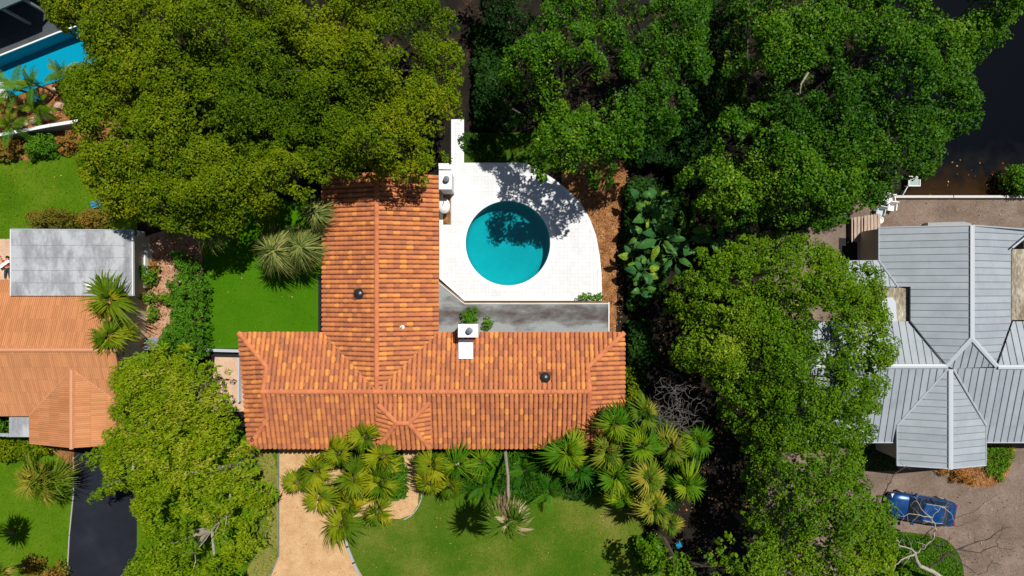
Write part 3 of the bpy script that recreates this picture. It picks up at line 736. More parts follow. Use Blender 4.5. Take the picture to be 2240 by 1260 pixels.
walls([(-1480, 0), (-800, 0), (-800, 252), (-785, 252), (-785, 308), (-980, 308), (-980, 252), (-1480, 252)], 2.78, th, M['wall'])
MB().add([T(-800, -5, 2.7), T(-800, 250, 2.7), T(-800, 123, 4.2)], [(0, 1, 2)]).add([T(-980, 308, 2.7), T(-785, 308, 2.7), T(-881, 308, 3.85)], [(0, 1, 2)]).build('gable_wall', M['wall'], th)
fascia_run([T(-1480, 262, 2.8), T(-992, 262, 2.8), T(-992, 320, 2.8)], th, M['wallgrey'])
MB().box(T(-840, 309, 1.2), (3.0, .1, 2.3)).build('garage_door', M['white'], th)
window(th, -930, 308.5, 'x', out=(0, -1)); window(th, -1060, 252.5, 'x', out=(0, -1))
# flat roof extension
ex = empty('flat_roof_extension', P(150, 580), 'weathered pale grey flat roof with dark smudges above the tan roof', 'flat roof')
zF = 3.4
MB().slab([P(23, 501, zF), P(289, 503, zF), P(290, 647, zF), P(22, 647, zF)], thick=.16).build('roof_slab', M['flatroof'], ex)
fascia_run([P(289, 503, zF + .05), P(290, 647, zF + .05)], ex, M['white'], .2, .06, 'edge_trim', 0)
fascia_run([P(23, 501, zF + .03), P(289, 503, zF + .03)], ex, M['trimgrey'], .1, .05, 'edge_trim', 0)
fascia_run([P(22.5, 501, zF + .03), P(22.5, 647, zF + .03)], ex, M['white'], .14, .05, 'edge_trim', 0)
for y in (536, 564, 592, 619):
    a, b_ = P(26, y, zF), P(286 - random.random() * 30, y + random.uniform(-1, 2), zF)
    MB().tube([a + (b_ - a) * t_ + Vector((0, random.uniform(-.015, .015), .002)) for t_ in (0, .15, .3, .45, .6, .75, .9, 1)], .012, 4).build('felt_seam', M['metalgrey'], ex)
walls([(-1000, -110), (-790, -110), (-790, 0), (-1000, 0)], 3.2, ex, M['wall'])
c = P(201, 627, zF)
r_ = empty('roof_cowl', c, 'small white cowl at the edge of the flat grey roof', 'roof vent')
MB().lathe(c, [(.1, 0), (.1, .25)], 12).build('pipe', M['white'], r_)
MB().lathe(c, [(.24, .22), (.27, .3), (.2, .4), (.02, .46)], 14).build('hood', M['coping'], r_, True)
# small canopy by the wing
cp = empty('small_canopy', P(42, 935), 'small pale grey canopy tucked against the tan roof', 'canopy')
MB().slab([P(20, 912, 2.5), P(64, 912, 2.5), P(64, 956, 2.5), (P(20, 956, 2.5))], thick=.08).build('roof_slab', M['flatroof'], cp)
MB().slab([P(-160, 946, 2.52), P(19, 948, 2.52), P(19, 955, 2.52), P(-160, 953, 2.52)], thick=.08).build('beam', M['flatroof'], cp)
for x, y in ((22, 953), (62, 953)):
    q_ = P(x, y, 2.4); MB().box((q_.x, q_.y, 1.2), (.09, .09, 2.4)).build('post', M['white'], cp)
# low white walls beside the flat roof
def wall_thing(name, pts, z, t, mat, capmat, label, cat='wall', z0=0):
    r_ = empty(name, P(pts[0][0], pts[0][1]), label, cat)
    mb, cb = MB(), MB()
    L_ = [P(a, b, z) for a, b in pts]
    for a, b_ in zip(L_[:-1], L_[1:]):
        dd = b_ - a; mid = (a + b_) / 2; rz = math.atan2(dd.y, dd.x)
        mb.box((mid.x, mid.y, (z0 + z - .05) / 2), (dd.length, t, z - .05 - z0), rz); cb.box((mid.x, mid.y, z - .025), (dd.length + .02, t + .05, .05), rz)
    mb.build('wall_body', mat, r_); cb.build('coping', capmat, r_); return r_
wall_thing('garden_wall', [(303, 505), (303.5, 645)], .7, .14, M['white'], M['trimgrey'], 'slim white wall running beside the flat grey roof')
wall_thing('garden_wall', [(316, 545), (316, 612)], 1.0, .06, M['white'], M['white'], 'short white screen in the pink gravel bed')
wall_thing('retaining_wall', [(-60, 305), (35, 288), (110, 274), (174, 264)], 1.3, .16, M['wallgrey'], M['white'], 'grey retaining wall with white coping below the rockery')
wall_thing('garden_wall', [(448, 766), (524, 768)], .5, .14, M['white'], M['trimgrey'], 'low white wall at the end of the artificial turf')
wall_thing('garden_wall', [(521.5, 783), (521.5, 880)], .6, .08, M['white'], M['trimgrey'], 'thin pale wall between beige patio and tiled house')
sheet('dark_trench_strip', [[(440, 768), (524, 771), (524, 782), (470, 781)]], .034, M['dark'])  # flat near-black strip painting the dark inside a gap trench
sheet('eave_shade_strip', [[(696, 600), (712, 600), (712, 745), (696, 745)]], .036, M['dark'])  # flat dark strip painting the shade along the west eave

# shade structure far corner
sh = empty('pool_pavilion', P(-20, 10), 'pale flat roofed pavilion beyond the slate patio', 'pavilion')
MB().slab([P(-120, -30, 3), P(60, -92, 3), P(52, -2, 3), P(0, 20, 3), P(-120, 66, 3)], thick=.15).build('roof_slab', flat('shade_toned_roof', (.1, .14, .15), .6), sh)  # roof colour darkened, the tree's shade is put into it
for x, y in ((0, 16), (48, -4), (-100, 54)):
    q_ = P(x, y, 2.8); MB().box((q_.x, q_.y, 1.42), (.16, .16, 2.8)).build('post', M['wallgrey'], sh)
MB().box(P(-30, -40, 1.2), (6, 2.2, 2.4), R(20)).build('back_wall', M['wallgrey'], sh)

# ------------------------------------------------------------------ grey metal house
mh = empty('metal_roof_house', P(2080, 760), 'house with grey standing seam metal roof behind the gravel yard', 'house')
mroof_b = MB()
panels = []
def metal_face(e0, e1, top, pieces, w_=.45):
    fc = Face(P(*e0), P(*e1), P(*top))
    for pc in pieces:
        poly = [fc.px(a, b) for a, b in pc]
        mroof_b.slab([fc.w(*fc.uv(p), -.035) for p in poly], thick=.1)
        uvp = ccw([fc.uv(p) for p in poly]); us = [p[0] for p in uvp]; vs_ = [p[1] for p in uvp]
        for i in range(math.floor(min(us) / w_), math.ceil(max(us) / w_)):
            u0 = i * w_
            c = clip_poly([(u0 + .03, min(vs_) - 1), (u0 + w_ - .004, min(vs_) - 1), (u0 + w_ - .004, max(vs_) + 1), (u0 + .03, max(vs_) + 1)], uvp)
            rb = clip_poly([(u0 - .004, min(vs_) - 1), (u0 + .03, min(vs_) - 1), (u0 + .03, max(vs_) + 1), (u0 - .004, max(vs_) + 1)], uvp)
            dh = random.uniform(-.004, .004)
            if len(c) > 2: panels.append(([fc.w(p[0], p[1], dh) for p in c], [fc.w(p[0], p[1], .045) for p in rb] if len(rb) > 2 else None))
    return fc
fUW = metal_face((1922, 498, 3.0), (1922, 568, 3.0), (2125, 600, 4.9), [[(1922, 498), (2125, 493), (2125, 627), (1964, 627), (1922, 568)], [(1992, 627), (2125, 627), (2125, 740), (2070, 797), (1992, 703)]])
xe = 1120 + 1053 * 47 / 44
fUE = metal_face((xe, 498, 3.0), (xe, 568, 3.0), (2127, 600, 4.9), [[(2127, 493), (2262, 503), (2213, 543), (2127, 543)], [(2127, 543), (2213, 543), (2213, 700), (2177, 800), (2127, 742)]])
metal_face((1800, 703, 3.5), (1900, 703, 3.5), (1900, 800, 4.3), [[(1760, 703), (1990, 703), (2065, 797), (1760, 799)], [(2216, 703), (2420, 703), (2420, 800), (2183, 800)]])
metal_face((1800, 968, 3.0), (1900, 968, 3.0), (1900, 800, 4.3), [[(1760, 801), (2075, 804), (1963, 930), (1750, 930)], [(1750, 930), (1963, 930), (1957, 968), (1740, 968)], [(2085, 806), (2420, 803), (2420, 930), (2157, 930)], [(2157, 930), (2420, 930), (2420, 968), (2155, 968)]])
metal_face((2070, 800, 4.3), (2180, 801, 4.3), (2126, 741, 4.9), [[(2126, 742), (2180, 802), (2084, 806), (2071, 800)]])
metal_face((1962, 930, 3.28), (1962, 1018, 3.28), (2078, 1000, 4.22), [[(2078, 806), (2078, 1025), (1962, 1018), (1962, 930)]])
metal_face((2156, 930, 3.28), (2156, 1018, 3.28), (2078, 1000, 4.22), [[(2080, 806), (2157, 930), (2156, 1018), (2080, 1025)]])
metal_face((1850, 570, 3.05), (1921, 569, 3.05), (1964, 627, 3.45), [[(1830, 570), (1921, 569), (1963, 627), (1830, 627)]])
mroof = mroof_b.build('roof', M['seam'], mh)
for c, rb in panels:
    mb = MB(); n_ = len(c)
    mb.add(c + [p - Vector((0, 0, .03)) for p in c], [tuple(range(n_))] + [(i, i + n_, (i + 1) % n_ + n_, (i + 1) % n_) for i in range(n_)])
    o = mb.build('roof_panel', M['metal'], mroof)
sm = MB()
for c, rb in panels:
    if rb:
        n_ = len(rb); sm.add(rb + [p - Vector((0, 0, .06)) for p in rb], [tuple(range(n_))] + [(i, i + n_, (i + 1) % n_ + n_, (i + 1) % n_) for i in range(n_)])
sm.build('standing_seam', M['seam'], mroof)['kind'] = 'stuff'
def strip(a, b_, w_=.36, lift=.06, mat=None, name='ridge_cap'):
    a, b_ = Vector(a), Vector(b_); x = (b_ - a).normalized(); y = Vector((0, 0, 1)).cross(x).normalized(); z = x.cross(y)
    mb = MB(); vs_ = []
    for p in (a, b_):
        for s_, h in ((-1, -.05), (-.9, .0), (0, .035), (.9, .0), (1, -.05)): vs_.append(p + y * s_ * w_ / 2 + z * (h + lift))
    mb.add(vs_, [(k, k + 1, k + 6, k + 5) for k in range(4)] + [(0, 5, 9, 4)])
    return mb.build(name, mat or M['metaltrim'], mroof)
strip(P(2126, 493, 4.9), P(2126, 742, 4.9), .3); strip(P(2125, 741, 4.9), P(2070, 800, 4.3), .3); strip(P(2126, 741, 4.9), P(2180, 801, 4.3), .3)
strip(P(1760, 801, 4.3), P(2072, 801, 4.3), .3); strip(P(2182, 803, 4.3), P(2420, 803, 4.3), .3)
strip(P(2079, 808, 4.22), P(2079, 1026, 4.22), .32)
strip(P(1962, 931, 3.3), P(2074, 806, 4.25), .12, .05); strip(P(2157, 931, 3.3), P(2084, 806, 4.25), .12, .05)
strip(P(1921, 569, 3.05), P(1964, 628, 3.45), .1, .06)
strip(P(1992, 703, 3.65), P(2066, 798, 4.3), .06, .05, M['seam'], 'valley_flashing')
strip(P(2213, 543, 3.9), P(2262, 503, 3.2), .12, .06)
for a, b_ in (((1922, 498, 3.0), (2125, 493, 4.9)), ((2127, 493, 4.9), (2262, 503, 3.1)), ((1922, 498, 3.0), (1922, 568, 3.0)), ((1740, 968, 3.0), (1957, 968, 3.0)), ((2155, 968, 3.0), (2420, 968, 3.0)),
              ((1962, 930, 3.28), (1962, 1018, 3.28)), ((1962, 1018, 3.28), (2078, 1025, 4.22)), ((2078, 1025, 4.22), (2156, 1018, 3.28)), ((2156, 1018, 3.28), (2157, 930, 3.28))):
    strip(P(*a), P(*b_), .09, .03, None, 'edge_trim')
MB().slab([P(1925, 627, 3.32), P(1992, 627, 3.32), P(1992, 703, 3.32), P(1925, 703, 3.32)], thick=.3).build('flat_section', M['capconc'], mh)
MB().slab([P(1930, 652, 3.5), P(1952, 650, 3.5), P(1960, 662, 3.5), P(1962, 703, 3.5), P(1930, 703, 3.5)], thick=.12).build('flat_section_lid', M['metaltrim'], mh)
MB().slab([P(2213, 545, 3.6), P(2420, 545, 3.6), P(2420, 700, 3.6), P(2213, 700, 3.6)], thick=.3).build('flat_section', M['capconc'], mh)
MB().slab([P(2030, 487, .6), P(2110, 485, .6), P(2125, 489, .6), P(2125, 500, .6), P(2030, 500, .6)], thick=.5).build('back_step', M['wallgrey'], mh)
for pl, h in (([(1925, 500), (2240, 500), (2240, 720), (1925, 720)], 2.95), ([(1765, 705), (2400, 705), (2400, 950), (1765, 950)], 2.95), ([(1972, 940), (2146, 940), (2146, 1008), (1972, 1008)], 3.2)):
    mb = MB(); L_ = [P(a, b, h) for a, b in pl]
    for i in range(4):
        a, b_ = L_[i].copy(), L_[(i + 1) % 4].copy()
        mb.add([(a.x, a.y, 0), (b_.x, b_.y, 0), b_, a], [(0, 1, 2, 3)])
    mb.build('wall', M['wall'], mh)
for x in (1800, 1880, 2200, 2300):
    q_ = P(x, 950, 2.95); MB().box((q_.x, q_.y - .03, 1.5), (1.3, .06, 1.1)).build('window', M['glass'], mh)
q_ = P(2060, 1008, 3.2); MB().box((q_.x, q_.y - .04, 1.15), (3, .08, 2.2)).build('garage_door', M['white'], mh)

# ------------------------------------------------------------------ foliage engine
def leaf_arrays(C, Rr, npl, L_, Wd, up=.45, flat_z=.75, shell=.55, nrm_rand=.55, tint=None, tvar=.13, aniso=None):
    """leaves on lumps: centres C, radii Rr, leaves per lump npl"""
    idx = np.repeat(np.arange(len(C)), npl); n_ = len(idx)
    g = rng.normal(size=(n_, 3)); g[:, 2] += up * 1.2
    g /= np.linalg.norm(g, axis=1)[:, None]
    rr = Rr[idx] * (shell + (1 - shell) * np.sqrt(rng.random(n_)))
    pos = C[idx] + g * rr[:, None] * np.array([1, 1, flat_z])
    nr = g * .7 + rng.normal(size=(n_, 3)) * nrm_rand + np.array([0, 0, .4]); nr /= np.linalg.norm(nr, axis=1)[:, None]
    t = rng.normal(size=(n_, 3))
    if aniso is not None: t += np.array(aniso) * rng.choice([-1, 1], n_)[:, None]
    t -= nr * (t * nr).sum(1)[:, None]; t /= np.linalg.norm(t, axis=1)[:, None]
    b_ = np.cross(nr, t)
    s_ = (.7 + .6 * rng.random(n_))[:, None]
    l, w_ = L_ * s_ / 2, Wd * s_ / 2
    v = np.stack([pos - t * l, pos + b_ * w_ + t * l * .1, pos + t * l, pos - b_ * w_ + t * l * .1], 1)
    tv = np.clip((tint[idx] if tint is not None else .5) + rng.normal(size=n_) * tvar, 0, 1)
    return v, tv
def quads_object(name, V_, tv, mat, parent):
    n_ = len(V_); me = bpy.data.meshes.new(name)
    me.vertices.add(n_ * 4); me.vertices.foreach_set('co', V_.reshape(-1).astype(np.float32))
    me.loops.add(n_ * 4); me.loops.foreach_set('vertex_index', np.arange(n_ * 4, dtype=np.int32))
    me.polygons.add(n_); me.polygons.foreach_set('loop_start', np.arange(0, n_ * 4, 4, dtype=np.int32))
    me.polygons.foreach_set('loop_total', np.full(n_, 4, dtype=np.int32))
    at = me.attributes.new('tint', 'FLOAT', 'FACE'); at.data.foreach_set('value', tv.astype(np.float32))
    me.materials.append(mat); me.update(calc_edges=True)
    return link(name, me, parent)
def vnoise(x, y, sc, seed):
    """smooth value noise 0..1"""
    r_ = np.random.default_rng(seed); G = r_.random((64, 64))
    X, Y = x * sc + 100.3, y * sc + 100.7
    xi, yi = np.floor(X).astype(int), np.floor(Y).astype(int); fx, fy = X - xi, Y - yi
    fx = fx * fx * (3 - 2 * fx); fy = fy * fy * (3 - 2 * fy)
    g = lambda a, b: G[a % 64, b % 64]
    return (g(xi, yi) * (1 - fx) + g(xi + 1, yi) * fx) * (1 - fy) + (g(xi, yi + 1) * (1 - fx) + g(xi + 1, yi + 1) * fx) * fy
def poly_mask_dist(x, y, poly):
    px, py = np.array([p[0] for p in poly]), np.array([p[1] for p in poly])
    ins = np.zeros(len(x), bool); dmin = np.full(len(x), 1e9); n_ = len(px)
    for i in range(n_):
        x1, y1, x2, y2 = px[i], py[i], px[i - 1], py[i - 1]
        cond = (y1 > y) != (y2 > y)
        with np.errstate(divide='ignore', invalid='ignore'):
            ins ^= cond & (x < (x2 - x1) * (y - y1) / (y2 - y1 + 1e-12) + x1)
        dx, dy = x2 - x1, y2 - y1; t = np.clip(((x - x1) * dx + (y - y1) * dy) / (dx * dx + dy * dy + 1e-9), 0, 1)
        dmin = np.minimum(dmin, np.hypot(x - x1 - t * dx, y - y1 - t * dy))
    return ins, dmin
def grove(outline, seeds, z_edge, z_top, mat, spacing=.42, rr=(.3, .5), npl=60, leaf=(.17, .11), gap=.18, gapscale=.55, edge_w=2.6, seedn=1, holes=(), lumps=1.0,
          tint0=.45, tamp=.5, barkmat='bark', limbs=7, aniso=None, nrm=.55, under=True, flat_z=.75, gap_amt=.5, big=2.3, relief=1.1, cleftw=.085, erode=.25):
    """seeds: list of (px,py,label,category,name,group); puffs of one shared canopy shape go to their nearest trunk"""
    poly = [P(a, b, z_edge) for a, b in outline]; poly = [(p.x, p.y) for p in poly]
    sd = np.array([[P(s_[0], s_[1], z_edge).x, P(s_[0], s_[1], z_edge).y] for s_ in seeds])
    x0, x1 = min(p[0] for p in poly), max(p[0] for p in poly); y0, y1 = min(p[1] for p in poly), max(p[1] for p in poly)
    gx, gy = np.meshgrid(np.arange(x0, x1, spacing), np.arange(y0, y1, spacing * .87)); gx = gx + (np.arange(gx.shape[0]) % 2)[:, None] * spacing / 2
    x, y = gx.ravel() + rng.normal(size=gx.size) * spacing * .25, gy.ravel() + rng.normal(size=gx.size) * spacing * .25
    ins, dd = poly_mask_dist(x, y, poly)
    wob = (vnoise(x, y, .9, seedn + 5) - .5) * 1.1
    ins &= (dd + wob > erode) | (dd > .9)
    x, y, dd = x[ins], y[ins], dd[ins]
    dist = np.hypot(x[:, None] - sd[:, 0], y[:, None] - sd[:, 1]); own = dist.argmin(1); ds = dist.min(1)
    t = np.clip(dd / edge_w, 0, 1); rad = max(2.5, math.sqrt((x.size * spacing * spacing * .87) / len(seeds) / math.pi))
    z = z_edge + (z_top - z_edge) * (.45 * np.sqrt(1 - (1 - t) ** 2) + .55 * np.sqrt(np.clip(1 - (ds / rad / 1.45) ** 2, 0, 1)) * np.clip(t * 1.5, 0, 1))
    l1 = vnoise(x, y, .42, seedn); l2 = vnoise(x, y, 1.0, seedn + 1)
    z += lumps * ((l1 - .5) * 2.3 + (l2 - .5) * 1.2) * (.3 + .7 * t)
    def worley(sp, sd_):
        r_ = np.random.default_rng(sd_); ax, ay = np.meshgrid(np.arange(x0 - sp, x1 + sp, sp), np.arange(y0 - sp, y1 + sp, sp))
        ax = (ax + r_.uniform(-.42, .42, ax.shape) * sp).ravel(); ay = (ay + r_.uniform(-.42, .42, ay.shape) * sp).ravel()
        hh = r_.random(len(ax)); D = np.hypot(x[:, None] - ax, y[:, None] - ay); o_ = np.argsort(D, 1)[:, :2]; q_ = np.take_along_axis(D, o_, 1)
        return q_[:, 0] / sp, (q_[:, 1] - q_[:, 0]) / sp, hh[o_[:, 0]]
    w1, e1, h1 = worley(big, seedn + 50); w2, e2, h2 = worley(big * .42, seedn + 51)
    z += relief * (1.5 * np.sqrt(np.clip(1 - (w1 / .85) ** 2, 0, 1)) + 1.0 * h1 - 1.3) + relief * .5 * (np.sqrt(np.clip(1 - (w2 / .85) ** 2, 0, 1)) - .6 + .5 * h2)
    cleft = (e1 < cleftw) & (vnoise(x, y, .8, seedn + 8) > .35)
    # clefts between lumps are open
    g_ = vnoise(x, y, gapscale, seedn + 2) * .6 + vnoise(x, y, gapscale * 2.6, seedn + 3) * .4
    keep = (g_ > gap + .12) & ~cleft
    for hx, hy, hr, amt in holes:
        hc = P(hx, hy, (z_edge + z_top) / 2); keep &= ~((np.hypot(x - hc.x, y - hc.y) < hr / S) & (vnoise(x, y, 1.6, seedn + 9) < amt))
    deep = ~keep
    z = np.maximum(np.where(deep, z - 1.8, z), 1.2)
    keep2 = keep | (rng.random(len(x)) < gap_amt * .5)
    x, y, z, own, l2, l1, deep, dd = x[keep2], y[keep2], z[keep2], own[keep2], l2[keep2], l1[keep2], deep[keep2], dd[keep2]
    r_ = rng.uniform(rr[0], rr[1], len(x)) * np.clip(.6 + dd * .5, .6, 1)
    tint = tint0 + (vnoise(x, y, .22, seedn + 4) - .5) * tamp + (vnoise(x, y, 1.3, seedn + 14) - .5) * .25 + (rng.random(len(x)) - .5) * .22
    Cn = np.stack([x, y, z], 1)
    for k, s_ in enumerate(seeds):
        sel = own == k
        if sel.sum() < 3: continue
        zt = float(z[sel].mean()); c0 = P(s_[0], s_[1], zt * .85)
        root = empty(s_[4], (c0.x, c0.y, 0), s_[2], s_[3], s_[5])
        Cs = Cn[sel]; Rs = r_[sel]; ts = tint[sel]
        npp = np.maximum(8, (npl * 1.7 * (Rs / rr[1]) ** 2)).astype(int)
        V_, tv = leaf_arrays(Cs, Rs, npp, leaf[0] * .78, leaf[1] * .78, tint=ts, aniso=aniso, nrm_rand=nrm, flat_z=flat_z)
        if under:
            q_ = (rng.random(len(Cs)) < .8) & ~deep[sel]
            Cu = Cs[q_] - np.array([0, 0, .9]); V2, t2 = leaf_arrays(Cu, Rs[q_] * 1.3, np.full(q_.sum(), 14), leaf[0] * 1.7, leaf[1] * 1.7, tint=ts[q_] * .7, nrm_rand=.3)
            V_ = np.concatenate([V_, V2]); tv = np.concatenate([tv, t2])
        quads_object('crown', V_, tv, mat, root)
        fork = Vector((c0.x, c0.y, max(1.2, zt * .42)))
        MB().tube([(c0.x, c0.y, -.1), (c0.x + .05, c0.y, fork.z * .5), fork], [.24, .18, .14] if barkmat == 'palebark' else [.34, .26, .22], 8).build('trunk', M[barkmat], root)
        for li in range(limbs):
            j = random.randrange(len(Cs)); e_ = Vector(Cs[j]) - Vector((0, 0, .45)); mid = fork.lerp(e_, .5) + Vector((random.uniform(-.4, .4), random.uniform(-.4, .4), .5))
            MB().tube([fork - Vector((0, 0, .1)), fork.lerp(mid, .5), mid, mid.lerp(e_, .6) + Vector((random.uniform(-.2, .2), random.uniform(-.2, .2), .1)), e_], [.11, .08, .055, .03, .012], 6).build('branch', M[barkmat], root)
def bush(name, outline, z0, z1, mat, label, cat='shrub', group=None, spacing=.3, rr=(.2, .32), npl=34, leaf=(.14, .09), seedn=3, tint0=.5, tamp=.4, stems=True, nrm=.6, gap=.0):
    z_m = (z0 + z1) / 2
    poly = [P(a, b, z_m) for a, b in outline]; poly = [(p.x, p.y) for p in poly]
    x0, x1 = min(p[0] for p in poly), max(p[0] for p in poly); y0, y1 = min(p[1] for p in poly), max(p[1] for p in poly)
    gx, gy = np.meshgrid(np.arange(x0, x1 + .01, spacing), np.arange(y0, y1 + .01, spacing))
    x, y = gx.ravel() + rng.normal(size=gx.size) * spacing * .3, gy.ravel() + rng.normal(size=gx.size) * spacing * .3
    ins, dd = poly_mask_dist(x, y, poly); g_ = vnoise(x, y, .9, seedn + 7)
    ins &= g_ > gap; x, y, dd = x[ins], y[ins], dd[ins]
    if len(x) < 1: x = np.array([(x0 + x1) / 2]); y = np.array([(y0 + y1) / 2]); dd = np.array([.3])
    w_ = max(.3, min(1.0, dd.max())); t = np.clip(dd / w_, 0, 1)
    z = z0 + (z1 - z0) * np.sqrt(1 - (1 - t) ** 2) + (vnoise(x, y, 1.1, seedn) - .5) * .6
    Cn = np.stack([x, y, np.maximum(z, .2)], 1); Rs = rng.uniform(rr[0], rr[1], len(x))
    low = Cn.copy(); low[:, 2] *= .5
    tint = tint0 + (vnoise(x, y, .7, seedn + 2) - .5) * tamp
    V1, t1 = leaf_arrays(Cn, Rs, np.full(len(Cn), npl), leaf[0], leaf[1], tint=tint, nrm_rand=nrm)
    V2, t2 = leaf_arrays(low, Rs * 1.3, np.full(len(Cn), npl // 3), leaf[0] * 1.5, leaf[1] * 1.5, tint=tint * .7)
    cx, cy = float(x.mean()), float(y.mean())
    root = empty(name, (cx, cy, 0), label, cat, group)
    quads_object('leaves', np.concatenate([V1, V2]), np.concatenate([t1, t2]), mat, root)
    mb = MB()
    for k in range(5):
        j = random.randrange(len(Cn)); e_ = Vector(Cn[j]); a = Vector((cx, cy, 0))
        mb.tube([a, a.lerp(e_, .5) + Vector((.05, .03, 0)), e_], [.035, .025, .01], 5)
    mb.build('stem', M['bark'], root)
    return root

# ------------------------------------------------------------------ trees
TR = 'tree'
left_outline = [(158, -70), (142, 20), (160, 50), (148, 72), (172, 92), (196, 118), (222, 128), (236, 150), (196, 168), (182, 195), (190, 240), (200, 290), (212, 330), (210, 370), (222, 420), (250, 462), (288, 496), (340, 492), (380, 528), (430, 515), (470, 530), (520, 522), (548, 500), (600, 474), (655, 458), (690, 448), (728, 420), (790, 405), (840, 395), (880, 420), (922, 410), (948, 384), (960, 355), (955, 318), (1000, 300), (1030, 262), (1010, 205), (1022, 150), (1000, 105), (1008, 60), (960, 15), (900, -70)]
grove(left_outline, [
    (215, 60, 'olive tree crown with greyish twigs reaching over the blue pool', TR, 'broadleaf_tree', None),
    (300, 290, 'olive green tree whose crown edges the upper lawn', TR, 'broadleaf_tree', None),
    (500, 80, 'yellowish olive tree crown at the top of the dense canopy', TR, 'broadleaf_tree', None),
    (560, 350, 'broad olive tree above the artificial turf lawn', TR, 'broadleaf_tree', None),
    (800, 120, 'darker green tree crown beside the dark gap in the canopy', TR, 'broadleaf_tree', None),
    (850, 300, 'rounded green tree overhanging the orange tile roof', TR, 'broadleaf_tree', None)],
    5.2, 8.6, M['leaf_olive'], spacing=.40, rr=(.3, .52), npl=66, leaf=(.19, .11), gap=.16, gapscale=.5, seedn=21, lumps=1.15, tint0=.52, tamp=.55)

r1 = [(1190, -70), (1180, 40), (1150, 92), (1100, 120), (1085, 165), (1115, 220), (1150, 262), (1172, 290), (1150, 330), (1148, 375), (1175, 402), (1215, 396), (1268, 425), (1325, 408), (1372, 372), (1430, 345), (1490, 290), (1530, 220), (1542, 120), (1548, -70)]
grove(r1, [
    (1240, 150, 'bright speckled tree crown beside the dark gap north of the pool', TR, 'broadleaf_tree', None),
    (1440, 60, 'dense green tree crown at the top edge between two dark gaps', TR, 'broadleaf_tree', None),
    (1290, 320, 'fine leaved tree overhanging the curved pool deck', TR, 'broadleaf_tree', None),
    (1450, 230, 'green tree crown above the banana plants beside a black gap', TR, 'broadleaf_tree', None)],
    6.4, 9.6, M['leaf_green'], spacing=.44, rr=(.28, .5), npl=46, leaf=(.2, .13), gap=.19, gapscale=.5, seedn=41, lumps=1.2, tint0=.4, tamp=.5, holes=((1400, 30, 60, .5), (1370, 190, 40, .5), (1330, 130, 40, .6)))
r2 = [(1600, -70), (1590, 60), (1560, 150), (1535, 250), (1500, 330), (1450, 398), (1475, 450), (1540, 490), (1640, 506), (1720, 522), (1790, 508), (1850, 478), (1920, 447), (1948, 405), (1990, 408), (2012, 385), (2036, 350), (2055, 312), (2100, 298), (2116, 250), (2092, 195), (2128, 150), (2168, 112), (2182, 40), (2175, -70)]
grove(r2, [
    (1600, 390, 'green tree crown leaning over the large leaf plants', TR, 'broadleaf_tree', None),
    (1680, 120, 'shady green tree crown with deep dark hollows and bare twigs', TR, 'broadleaf_tree', None),
    (1800, 400, 'dense green tree above the weathered wooden walkway', TR, 'broadleaf_tree', None),
    (1850, 200, 'bright green tree crown in the middle of the canal side wood', TR, 'broadleaf_tree', None),
    (1960, 50, 'tree crown with a pale bare limb at the top of the canal wood', TR, 'broadleaf_tree', None),
    (2040, 230, 'green tree with its crown edge hanging over black canal water', TR, 'broadleaf_tree', None),
    (2130, 50, 'outermost tree crown over the canal near the corner', TR, 'broadleaf_tree', None)],
    5.4, 8.8, M['leaf_green'], spacing=.44, rr=(.28, .5), npl=46, leaf=(.2, .13), gap=.24, gapscale=.5, seedn=61, lumps=1.2, tint0=.38, tamp=.5, holes=((1650, 240, 50, .6), (1750, 210, 45, .6), (1945, 45, 35, .9), (1560, 330, 50, .5), (1720, 40, 40, .5)))
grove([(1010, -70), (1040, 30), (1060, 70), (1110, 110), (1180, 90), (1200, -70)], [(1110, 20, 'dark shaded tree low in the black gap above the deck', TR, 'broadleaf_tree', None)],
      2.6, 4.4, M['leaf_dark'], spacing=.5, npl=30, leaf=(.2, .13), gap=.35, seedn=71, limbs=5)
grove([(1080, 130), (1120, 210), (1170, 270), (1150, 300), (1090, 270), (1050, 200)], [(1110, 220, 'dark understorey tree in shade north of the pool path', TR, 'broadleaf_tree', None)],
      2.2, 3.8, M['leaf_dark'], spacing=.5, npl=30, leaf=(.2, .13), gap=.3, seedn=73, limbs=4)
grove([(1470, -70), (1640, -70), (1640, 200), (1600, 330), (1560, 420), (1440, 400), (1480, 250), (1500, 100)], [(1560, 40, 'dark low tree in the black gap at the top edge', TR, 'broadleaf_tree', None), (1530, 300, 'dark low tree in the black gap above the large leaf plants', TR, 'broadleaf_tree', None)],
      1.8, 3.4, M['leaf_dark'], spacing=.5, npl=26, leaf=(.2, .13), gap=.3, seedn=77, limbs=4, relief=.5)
mid = [(1480, 560), (1545, 520), (1620, 520), (1700, 508), (1762, 530), (1850, 556), (1892, 590), (1908, 640), (1940, 665), (1932, 715), (1946, 740), (1920, 790), (1932, 838), (1900, 900), (1882, 950), (1872, 1010), (1890, 1060), (1918, 1085), (1932, 1150), (1925, 1220), (1960, 1330), (1420, 1330), (1405, 1250), (1400, 1195), (1440, 1180), (1500, 1215), (1560, 1190), (1600, 1150), (1625, 1060), (1600, 960), (1570, 890), (1540, 825), (1470, 810), (1430, 790), (1440, 740), (1475, 700), (1440, 650)]
